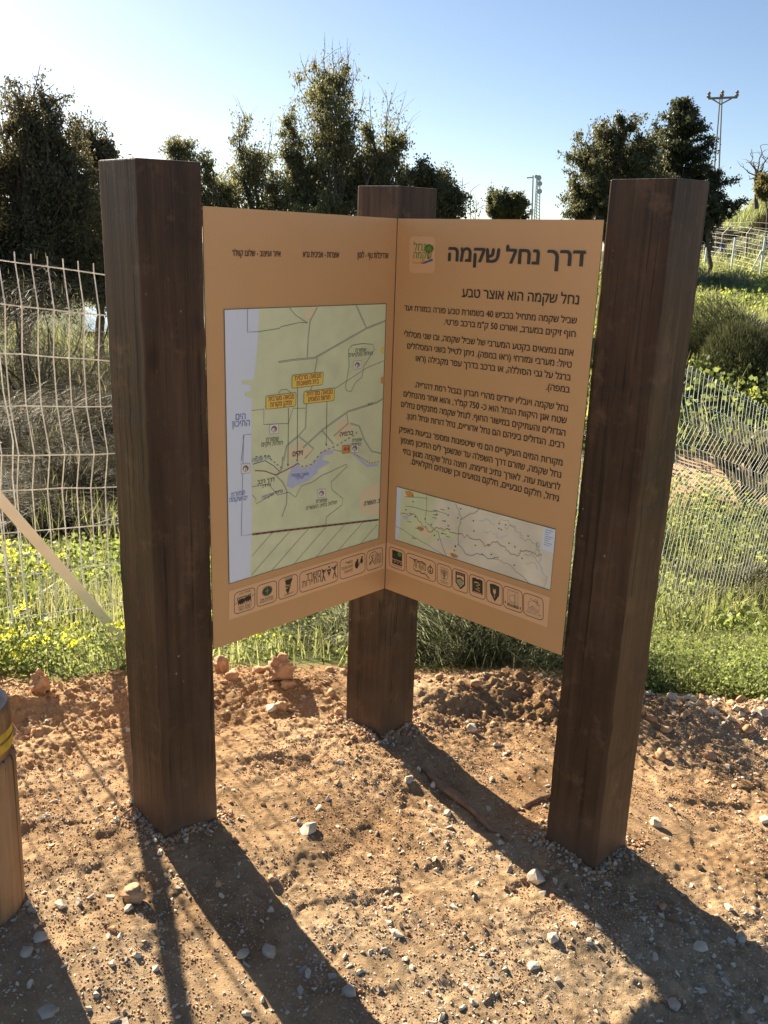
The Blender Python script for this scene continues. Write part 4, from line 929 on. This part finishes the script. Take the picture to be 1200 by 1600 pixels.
# conifer: level whorls of branches
def conifer(px, ptop, pbase, Y, seed):
    rs = np.random.RandomState(seed); t = at(px, ptop, Y); g = at(px-6, pbase, Y); g[2] = float(height(g[0], g[1]))-.1
    root = empty('conifer_tree', g, 'dark spiky conifer with layered branches behind the right post', 'tree')
    b = MB(); P_ = limb(b, g, t, .22, .02, rs, 10, .004, n=8); pts = []; dirs = []
    H = t[2]-g[2]
    for z in np.arange(.28, .99, .032):
        ln = (1-z)**.75*H*.36+.12
        c = g+(t-g)*z; n_ = 6
        for j in range(n_):
            a = rs.rand()*6.28; L = ln*(.65+.6*rs.rand()); e_ = c+np.array([math.cos(a)*L, math.sin(a)*L, L*(.30+.25*rs.rand())]); limb(b, c, e_, .03, .008, rs, 4, .04, n=4)
            m_ = int(230*L/ln*(.4+ln)); f = rs.rand(m_, 1)**.7; q = c+(e_-c)*f; q[:, 2] += .05*L*np.sin(f[:, 0]*3.1); pts.append(q+rs.randn(m_, 3)*np.array([.13, .13, .07])*(.5+.5*f))
    b.build('trunk', M['bark'], root)
    V, F = leafcards(np.concatenate(pts), .13, rs, -.15, .25); build('crown', V, [F], M['conifer'], root)
conifer(1066, 158, 430, 43, 11)
# bare tree on the hill
rs = np.random.RandomState(21); Y_ = 64
g = at(1184, 312, Y_); bt = empty('bare_tree', g, 'leafless tree standing on the hill at the right edge', 'tree'); b = MB()
pA = at(1183, 275, Y_); limb(b, g-np.array([0, 0, .6]), pA, .16, .11, rs, 5, .04)
for x, y in ((1162, 262), (1170, 280), (1172, 240), (1188, 228), (1196, 250), (1202, 240), (1178, 252), (1205, 262)):
    q = at(x, y, Y_+rs.randn()*.6); lp = limb(b, pA+(g-pA)*.4*rs.rand(), q, .07, .018, rs, 6, .09, n=5)
    for k in range(5): s_ = lp[rs.randint(2, 6)]; limb(b, s_, s_+np.array([rs.randn()*.5, rs.randn()*.5, .5*rs.rand()]), .02, .007, rs, 4, .1, n=4)
b.build('trunk', M['bark'], bt)
# thin bare twigs seen right of the centre post
rs = np.random.RandomState(22); g = at(735, 400, 30); bt2 = empty('bare_tree', g, 'sparse leafless bush top between the dark tree and the lone round tree', 'tree'); b = MB(); g[2] = height(g[0], g[1])
for x, y in ((722, 290), (735, 300), (745, 315), (715, 320), (750, 330), (728, 318)):
    lp = limb(b, g, at(x, y, 30+rs.randn()*.4), .035, .008, rs, 7, .03, n=5)
    for k in range(5): s_ = lp[rs.randint(3, 7)]; limb(b, s_, s_+np.array([rs.randn()*.25, rs.randn()*.2, .05+.25*rs.rand()]), .010, .004, rs, 3, .1, n=4)
b.build('trunk', M['bark'], bt2)

# ------------------------------------------------------------------ shrubs
shrub('broom_shrub', 'grey-green wiry shrub on the bank between centre and right posts', (.50, 3.78), .62, .62, 'broom', 31, 15000, .11, .0045, top='straw', ntop=200, lean=1.1)
shrub('broom_shrub', 'low pale green shrub behind the foot of the centre post, left side', (-.15, 3.95), .45, .42, 'broom', 32, 9000, .11, .0045, lean=1.1)
gS = 'dark scrub behind the wire fence'
for k, (px, pt, Y_, r, lab) in enumerate(((10, 470, 12.5, 1.3, 'mounded grey-green scrub at the far left edge behind the fence'), (110, 462, 13.5, 1.4, 'rounded scrub with dry grass tops below the dark trees'), (195, 500, 12, 1.2, 'dark scrub mostly hidden by the left post'),
        (-40, 600, 9.0, 1.2, 'dark scrub at the left edge, second row behind the fence'), (70, 640, 8.2, 1.0, 'tangled scrub with pale stalks in front of the mounded scrub'), (165, 610, 9.0, 1.1, 'grey scrub beside the left post behind the fence'),
        (20, 770, 6.6, .8, 'lowest dark scrub just beyond the yellow flowers, left'), (130, 740, 6.9, .85, 'dark brushy scrub beyond the yellow flowers near the left post'), (270, 700, 7.5, 1.0, 'scrub hidden behind the left post and map panel'))):
    p = at(px, pt, Y_); hgt = p[2]-float(height(p[0], p[1])); shrub('scrub_bush', lab, (p[0], p[1]), r, hgt, 'scrub', 40+k, 42000, .11, .006, gS, top='straw', ntop=300 if k in (1, 4, 5, 7) else 160, lean=1.2, rnd=.9)
p = at(1150, 478, 18.3); hgt = p[2]-float(height(p[0], p[1])); shrub('dark_bush', 'large rounded dark green bush on the green slope right of the right post', (p[0]+.25, p[1]), 1.75, hgt, 'conifer', 60, 50000, .16, .012, lean=.8)
p = at(1110, 418, 36); hgt = p[2]-float(height(p[0], p[1])); shrub('dark_bush', 'flat grey-green bush near the distant white-posted fence', (p[0], p[1]), 1.7, max(.6, hgt), 'broom', 61, 16000, .22, .016)
p = at(1160, 900, 8.3); shrub('scrub_bush', 'dark leafy bush behind the right hand fence', (p[0], p[1]), .65, .55, 'dense', 62, 14000, .10, .012, lean=1.1, rnd=.9)
for k, (px, py, Yh, r, mt, lab) in enumerate(((1150, 326, 70, 2.0, 'scrub', 'dark bush on the hill below the bare tree'), (1122, 342, 66, 1.6, 'scrub', 'dark bush at the left foot of the hill'), (1192, 330, 64, 1.7, 'broom', 'paler bush on the hill at the right edge'), (1170, 345, 62, 1.6, 'broom', 'grey-green bush low on the hill above the white-posted fence'), (1215, 312, 72, 2.0, 'scrub', 'dark bush at the hill top beside the yellowish tree'))):
    p = at(px, py, Yh); shrub('hill_bush', lab, (p[0], p[1]), r, r*.6, mt, 80+k, 5000, .35, .04, 'bushes on the green hill')
# spiky agave-like plants on the slope
def spiky(px, py, Y_, s_, seed, lab):
    rs = np.random.RandomState(seed); p = at(px, py, Y_); p[2] = float(height(p[0], p[1])); root = empty('spiky_plant', p, lab, 'plant', 'spiky plants on the slope behind the fence'); n = 26
    a = rs.rand(n)*6.28; B = p+np.stack([np.cos(a), np.sin(a), a*0], 1)*.08*s_; V, F = blades(B, s_*(.7+.6*rs.rand(n)), .10*s_, rs, .7, .6, dirs=np.stack([np.cos(a), np.sin(a), a*0], 1)); build('leaves', V, F, M['euc_dark'], root)
spiky(1135, 735, 12.9, .9, 70, 'tall dark spiky plant beside the earth track'); spiky(1165, 795, 11.7, .75, 71, 'smaller dark spiky plant below the earth track'); spiky(1185, 740, 12.7, .8, 72, 'dark spiky plant nearest the right edge')

# ------------------------------------------------------------------ grass, weeds, flowers
def scatter(n, x0, x1, y0, y1, seed, dens=None):
    rs = np.random.RandomState(seed); x = x0+(x1-x0)*rs.rand(n); y = y0+(y1-y0)*rs.rand(n)
    z, d = height0(x, y); keep = d > .10
    if dens is not None: keep &= rs.rand(n) < dens(x, y, d)
    x, y, z = x[keep], y[keep], z[keep]
    return np.stack([x, y, z], 1), rs
parts = []
def addgrass(name, mat, sets):
    Vs = []; Fs = []; o = 0
    for V, F in sets:
        if not isinstance(F, list): F = [F]
        Vs.append(V); Fs += [f+o for f in F]; o += len(V)
    tag(build(name, np.concatenate(Vs), Fs, M[mat]), kind='stuff', cat=None)
fenceY = lambda x: 4.70+1.02*x
low = lambda B: np.where(B[:, 1] < fenceY(B[:, 0])+.05, np.where(B[:, 0] < 0, .5, .42), np.where((B[:, 0] < 0) & (B[:, 1] > 4.4), .45, 1.0))
pat = lambda x, y, s, a=1.4: np.clip(.5+.8*fbm(x*a, y*a, s, 3), 0, 1)
B1, r1 = scatter(70000, -4, 4.5, 2.7, 6.2, 101, lambda x, y, d: pat(x, y, 5)*(1-.9*((x > -.05) & (x < .98) & (y < 4.2))))
B2, r2 = scatter(45000, -7, 9, 6, 13, 102, lambda x, y, d: pat(x, y, 6)*((x < 2) | (np.abs(y-(12.7-.2*(x-4.5))) > .85)))
B3, r3 = scatter(60000, 2, 26, 12, 50, 103, lambda x, y, d: pat(x, y, 7, .7)*((x/y) < .62)*(np.abs(y-(12.7-.2*(x-4.5))) > .85))
B5, r5 = scatter(26000, 14, 62, 50, 98, 105, lambda x, y, d: pat(x, y, 12, .5)*((x/y) > .28)*((x/y) < .62))
B4, r4 = scatter(20000, -24, 2, 12, 34, 104, lambda x, y, d: pat(x, y, 7, .7))
addgrass('grass', 'grass', [blades(B1, (.16+.24*r1.rand(len(B1))*pat(B1[:, 0], B1[:, 1], 15))*low(B1), .006, r1, .5), blades(B2, .25+.3*r2.rand(len(B2)), .012, r2, .5), blades(B3, .3+.45*r3.rand(len(B3)), .035, r3, .5), blades(B5, .35+.6*r5.rand(len(B5)), .07, r5, .6), blades(B4, .4+.5*r4.rand(len(B4)), .035, r4, .5)])
def plants(B, rs, per, hgt, spread, size, asp=.5):
    n = len(B); hh_ = hgt*(.5+.8*rs.rand(n))*low(B); C = np.repeat(B, per, 0); f = rs.rand(len(C)); C = C+np.stack([rs.randn(len(C))*spread, rs.randn(len(C))*spread, f*np.repeat(hh_, per)], 1)
    d = rs.randn(len(C), 3)*.5; d[:, 2] = .1; return leafcards(C, size, rs, -.1, asp, d), B+np.stack([rs.randn(n)*.03, rs.randn(n)*.03, hh_], 1)
Bw, rw = scatter(6500, -4, 4.5, 2.7, 6.0, 111, lambda x, y, d: pat(x, y, 8)*(1.0-.6*((x > -.9) & (x < .3)))*(1-((x > -.05) & (x < .98) & (y < 4.3))))
Bx, rx_ = scatter(2600, 0, 9, 5.5, 13, 112, lambda x, y, d: pat(x, y, 9)*((x < 2) | (np.abs(y-(12.7-.2*(x-4.5))) > .85))); By, ry_ = scatter(9000, 2, 26, 12, 48, 113, lambda x, y, d: pat(x, y, 10, .6)*((x/y) < .62)*(np.abs(y-(12.7-.2*(x-4.5))) > .85)); Bz, rz_ = scatter(2600, -6, 0, 4.5, 9, 115, lambda x, y, d: pat(x, y, 9))
# dense green rim on the right
Br, rr = scatter(1700, 1.0, 3.5, 3.0, 4.4, 114, lambda x, y, d: (d < .8)*.95)
fr_ = Bw[:, 1] < fenceY(Bw[:, 0]); w1, t1 = plants(Bw[~fr_], rw, 40, .33, .06, .026); w6, t6 = plants(Bw[fr_], rw, 60, .30, .06, .015, .38); w2, t2 = plants(Bx, rx_, 40, .40, .11, .045); w3, t3 = plants(By, ry_, 26, .5, .24, .09); w4, t4 = plants(Br, rr, 110, .20, .06, .013, .38); w5, t5 = plants(Bz, rz_, 30, .16, .1, .035)
addgrass('weeds', 'weed', [w1, w2, w3, w4, w5, w6])
def heads(T, rs, per, spread, size):
    C = np.repeat(T, per, 0); C = C+rs.randn(*C.shape)*np.array([spread, spread, spread*.6]); return leafcards(C, size, rs, 0, .8)
selL = (T := np.concatenate([t1, t2, t6])); rs = np.random.RandomState(120); T = T[(T[:, 0] > 0) | (T[:, 1] < 4.6)]
pr = np.where(T[:, 0] < -.75, np.where(T[:, 1] > fenceY(T[:, 0]), .9, .45), np.where(T[:, 0] > .9, .30, .22)); T = T[rs.rand(len(T)) < pr]; T = T[(T[:, 1] > fenceY(T[:, 0])-.1) | (T[:, 0] < -.3)]
addgrass('flowers', 'flower', [heads(T, rs, 18, .020, .011), heads(t3[rs.rand(len(t3)) < .04], rs, 16, .07, .03)])
Tr = T[rs.rand(len(T)) < .10]; addgrass('red_stalks', 'redstem', [blades(Tr-np.array([0, 0, .2]), .22, .008, rs, .3)])
# dry stalks and thin twigs caught in the fence foot and scrub
Bd, rd = scatter(1500, -4, 1.2, 2.8, 7, 131, lambda x, y, d: .5*(y > 4.6+1.02*x)); addgrass('dry_grass', 'straw', [blades(Bd, .25+.35*rd.rand(len(Bd)), .006, rd, .7)])

# ------------------------------------------------------------------ stones, clods, gravel
def hull(seed, n=16, sq=(1, .8, .6)):
    rs = np.random.RandomState(seed); bm = bmesh.new()
    for k in range(n):
        v = rs.randn(3); v /= np.linalg.norm(v); bm.verts.new(Vector(v*np.array(sq)*(.75+.35*rs.rand())))
    bmesh.ops.convex_hull(bm, input=list(bm.verts)); bmesh.ops.delete(bm, geom=[v for v in bm.verts if not v.link_faces], context='VERTS')
    bmesh.ops.triangulate(bm, faces=list(bm.faces)); bm.verts.index_update()
    V = np.array([v.co[:] for v in bm.verts]); F = np.array([[v.index for v in f.verts] for f in bm.faces]); bm.free(); return V, F
def lumpy(seed, amp=.3, sub=3, sq=(1, .85, .7), fr=2.0):
    bm = bmesh.new(); bmesh.ops.create_icosphere(bm, subdivisions=sub, radius=1); V = np.array([v.co[:] for v in bm.verts]); bm.verts.index_update(); F = np.array([[v.index for v in f.verts] for f in bm.faces]); bm.free()
    d = fbm(V[:, 0]*fr+V[:, 2]*1.7*fr, V[:, 1]*fr-V[:, 2]*1.3*fr, seed, 4); return V*(1+amp*d[:, None])*np.array(sq), F
def rot(rs, n):
    q = rs.randn(n, 4); q /= np.linalg.norm(q, axis=1)[:, None]; w_, x, y, z = q.T
    return np.stack([1-2*(y*y+z*z), 2*(x*y-z*w_), 2*(x*z+y*w_), 2*(x*y+z*w_), 1-2*(x*x+z*z), 2*(y*z-x*w_), 2*(x*z-y*w_), 2*(y*z+x*w_), 1-2*(x*x+y*y)], 1).reshape(n, 3, 3)
def pebbles(name, mats, n, seed, smin, smax, dens, region, protos, pw=2.2, sink=.25, smooth=False):
    rs = np.random.RandomState(seed); x = region[0]+(region[1]-region[0])*rs.rand(n); y = region[2]+(region[3]-region[2])*rs.rand(n)
    _, d = height0(x, y); k = (rs.rand(n) < dens(x, y, d)) & (d < .12); x, y = x[k], y[k]; n = len(x); z = zat(x, y)
    s = smin+(smax-smin)*rs.rand(n)**pw*1.0; Rm = rot(rs, n); pi = rs.randint(0, len(protos), n); Vs = []; Fs = []; Ms = []; o = 0
    for j, (V, F) in enumerate(protos):
        ii = np.where(pi == j)[0]
        if not len(ii): continue
        W = np.einsum('vk,nik->nvi', V, Rm[ii])*s[ii, None, None]; W[:, :, 2] *= .8
        W += np.stack([x[ii], y[ii], z[ii]+s[ii]*(.5-sink)], 1)[:, None]
        Vs.append(W.reshape(-1, 3)); Fs.append((F[None]+(np.arange(len(ii))*len(V))[:, None, None]+o).reshape(-1, F.shape[1])); o += W.shape[0]*W.shape[1]
        Ms.append(np.repeat(rs.randint(0, len(mats), len(ii)), len(F)))
    tag(build(name, np.concatenate(Vs), Fs, [M[m_] for m_ in mats], None, Ms, smooth), kind='stuff')
hp = [hull(s_, 11) for s_ in range(8)]; lp_ = [lumpy(s_, .35, 2) for s_ in range(6)]
front = lambda x, y, d: np.clip((sstep(2.5, 1.6, y)*.9+.12+sstep(.9, 1.4, x)*sstep(-.5, -.1, d)*.8)*(.35+1.1*pat(x, y, 71, 2.2)), 0, 1)
cl = lambda x, y, s, f: np.clip(fbm(x*f, y*f, s, 3)*1.6+.25, 0, 1)
front = lambda x, y, d: np.clip((sstep(2.5, 1.6, y)*.9+.10+sstep(.9, 1.4, x)*sstep(-.5, -.1, d)*.8)*(.26+1.4*cl(x, y, 71, 3.2))+.08, 0, 1)
cp_ = [hull(s_+60, 9, (1, .9, .8)) for s_ in range(6)]; cb_ = [hull(s_+80, 14, (1, .9, .75)) for s_ in range(6)]
pebbles('gravel', ['stone', 'stone2', 'clod'], 95000, 201, .0014, .0062, front, (-1.4, 1.9, 1.3, 3.4), hp, 2.4, .42)
pebbles('gravel', ['stone', 'stone', 'stone2'], 6500, 202, .0042, .0165, front, (-1.4, 1.9, 1.3, 3.4), hp, 2.6, .45)
pebbles('gravel', ['stone'], 1800, 206, .003, .011, lambda x, y, d: cl(x, y, 74, 2.4)*.9, (-1.3, 1.8, 1.5, 3.3), hp, 2.2)
churn = lambda x, y, d: np.clip(.06+.9*sstep(-.75, -.08, d)*(.4+.9*pat(x, y, 72, 2.5)), 0, 1)
pebbles('soil_crumbs', ['clod'], 100000, 207, .0012, .0046, lambda x, y, d: np.clip(.08+1.1*cl(x, y, 73, 4), 0, 1), (-1.4, 1.8, 1.35, 3.3), cp_, 2.2, .25)
pebbles('soil_clods', ['clod'], 6500, 203, .004, .013, churn, (-1.5, 1.9, 1.4, 3.3), cb_, 2.2, .3)
pebbles('soil_clods', ['clod'], 380, 204, .010, .028, lambda x, y, d: sstep(-.45, -.1, d)*.85+0*x, (-1.5, 1.9, 2.0, 3.3), lp_, 2.0, .25, True)
def by_posts(x, y, d):
    r = 0*x
    for cx, cy in ((-.552, 2.138), (.613, 2.195), (.010, 2.753)):
        q = (np.abs(x-cx)+np.abs(y-cy))/math.sqrt(2)-.082*1.0; r = np.maximum(r, np.exp(-(np.maximum(q, 0)/.035)**2)*(q > -.012))
    return r
pebbles('soil_crumbs', ['clod', 'clod', 'stone'], 60000, 209, .002, .0105, by_posts, (-.85, .9, 1.9, 3.1), cb_, 2.0, .25)
pebbles('rim_rubble', ['stone', 'clod', 'stone'], 1100, 205, .006, .032, lambda x, y, d: sstep(-.22, -.05, d)*sstep(.75, 1.1, x)*.95, (.7, 2.2, 2.7, 3.4), hp, 2.0, .3)
def stone(px, py, wpx, lab, mat='stone', seed=0, sq=(1, .8, .65), kind='hull', name='stone', cat='stone', sink=.3):
    p = onground(px, py+wpx*.22); s_ = wpx/2*np.linalg.norm(p-np.array([0, 0, CAMZ]))/FPX/.95
    V, F = hull(300+seed, 22, sq) if kind == 'hull' else lumpy(300+seed, .38 if name == 'clay_lump' else .16, 4, sq, 1.6)
    a = seed*1.7; V = V@np.array([[math.cos(a), math.sin(a), 0], [-math.sin(a), math.cos(a), 0], [0, 0, 1]])
    c = p+np.array([0, s_*.5, s_*sq[2]*(.8-sink)]); o = build(name, V*s_+c, [F], M[mat], None, None, kind != 'hull', c); tag(o, lab, cat, 'stones and lumps on the bare soil')
    if kind == 'hull':
        bv = o.modifiers.new('worn_edges', 'BEVEL'); bv.width = s_*.09; bv.segments = 2
stone(437, 1052, 42, 'large tan clay lump sitting on the rim left of the centre post', 'clod', 1, (1, .85, .85), 'lump', 'clay_lump', 'clod', .1)
stone(61, 1074, 34, 'upright clay lump on the rim near the bollard', 'clod', 2, (.8, .8, 1), 'lump', 'clay_lump', 'clod', .1)
stone(345, 1043, 24, 'small clay lump on the rim beside the left post', 'clod', 3, (.9, .8, .9), 'lump', 'clay_lump', 'clod', .1)
stone(838, 1376, 32, 'pointed pale stone on the shadow edge left of the right post', 'stone', 4, (.85, .8, .8)); stone(1027, 1289, 22, 'square pale stone right of the right post', 'stone', 5, (.9, .8, .8))
stone(640, 1220, 20, 'white stone in the shadow below the centre post', 'stone2', 6); stone(677, 1229, 13, 'small upright white stone in the shadow of the centre post', 'stone', 7, (.7, .7, .9)); stone(701, 1271, 17, 'white stone beside the dry root', 'stone', 8)
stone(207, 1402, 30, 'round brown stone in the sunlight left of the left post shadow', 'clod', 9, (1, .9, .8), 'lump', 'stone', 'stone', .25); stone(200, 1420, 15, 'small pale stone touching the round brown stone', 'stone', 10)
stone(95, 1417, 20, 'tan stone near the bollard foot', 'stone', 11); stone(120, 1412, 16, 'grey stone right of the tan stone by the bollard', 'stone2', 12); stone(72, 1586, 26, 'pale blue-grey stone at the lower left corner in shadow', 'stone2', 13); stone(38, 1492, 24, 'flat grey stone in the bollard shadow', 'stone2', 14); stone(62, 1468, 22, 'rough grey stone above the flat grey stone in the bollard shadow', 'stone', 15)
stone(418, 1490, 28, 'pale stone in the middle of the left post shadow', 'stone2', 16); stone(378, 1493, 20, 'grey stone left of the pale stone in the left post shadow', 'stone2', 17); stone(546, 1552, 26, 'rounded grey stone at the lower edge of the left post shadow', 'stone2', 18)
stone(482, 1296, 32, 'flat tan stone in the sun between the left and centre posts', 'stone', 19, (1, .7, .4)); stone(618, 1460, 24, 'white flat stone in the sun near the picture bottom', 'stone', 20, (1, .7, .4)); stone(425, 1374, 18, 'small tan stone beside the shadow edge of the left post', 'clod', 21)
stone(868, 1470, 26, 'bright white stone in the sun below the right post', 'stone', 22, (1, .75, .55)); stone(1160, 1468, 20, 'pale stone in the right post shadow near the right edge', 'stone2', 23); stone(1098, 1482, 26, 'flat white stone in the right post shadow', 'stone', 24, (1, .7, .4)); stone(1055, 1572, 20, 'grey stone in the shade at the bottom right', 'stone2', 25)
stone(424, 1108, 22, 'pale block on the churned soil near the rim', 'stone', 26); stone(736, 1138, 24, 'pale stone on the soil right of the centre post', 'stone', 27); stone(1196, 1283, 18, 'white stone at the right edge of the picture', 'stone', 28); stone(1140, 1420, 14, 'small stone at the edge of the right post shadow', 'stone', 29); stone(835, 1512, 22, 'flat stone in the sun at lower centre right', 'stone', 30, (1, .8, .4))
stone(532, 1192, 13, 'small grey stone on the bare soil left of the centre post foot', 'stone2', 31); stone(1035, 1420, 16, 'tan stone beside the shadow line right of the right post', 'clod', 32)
# dry root lying in the centre post's shadow
rs = np.random.RandomState(9); pr_ = [onground(x, y)+np.array([0, 0, .008]) for x, y in ((652, 1196), (668, 1208), (690, 1232), (712, 1250), (738, 1272), (768, 1300), (800, 1318))]
b = MB(); b.tube(np.array(pr_)+rs.randn(7, 3)*.003, [.006, .009, .011, .012, .010, .009, .005], 8); tag(b.build('dry_root', M['root'], None, True), 'dry brown root lying in the shadow right of the centre post', 'root')
b = MB(); b.tube([onground(x, y)+np.array([0, 0, .006]) for x, y in ((820, 1262), (845, 1250), (866, 1243))], [.008, .009, .005], 7); tag(b.build('dry_root', M['root'], None, True), 'short stick poking out left of the right post', 'stick')
b = MB(); b.tube([onground(x, y)+np.array([0, 0, .005]) for x, y in ((432, 1106), (455, 1112), (476, 1118))], [.006, .007, .004], 7); tag(b.build('dry_root', M['root'], None, True), 'small stick beside the pale block near the rim', 'stick')
print('faces', sum(len(o.data.polygons) for o in bpy.data.objects if o.type == 'MESH'))
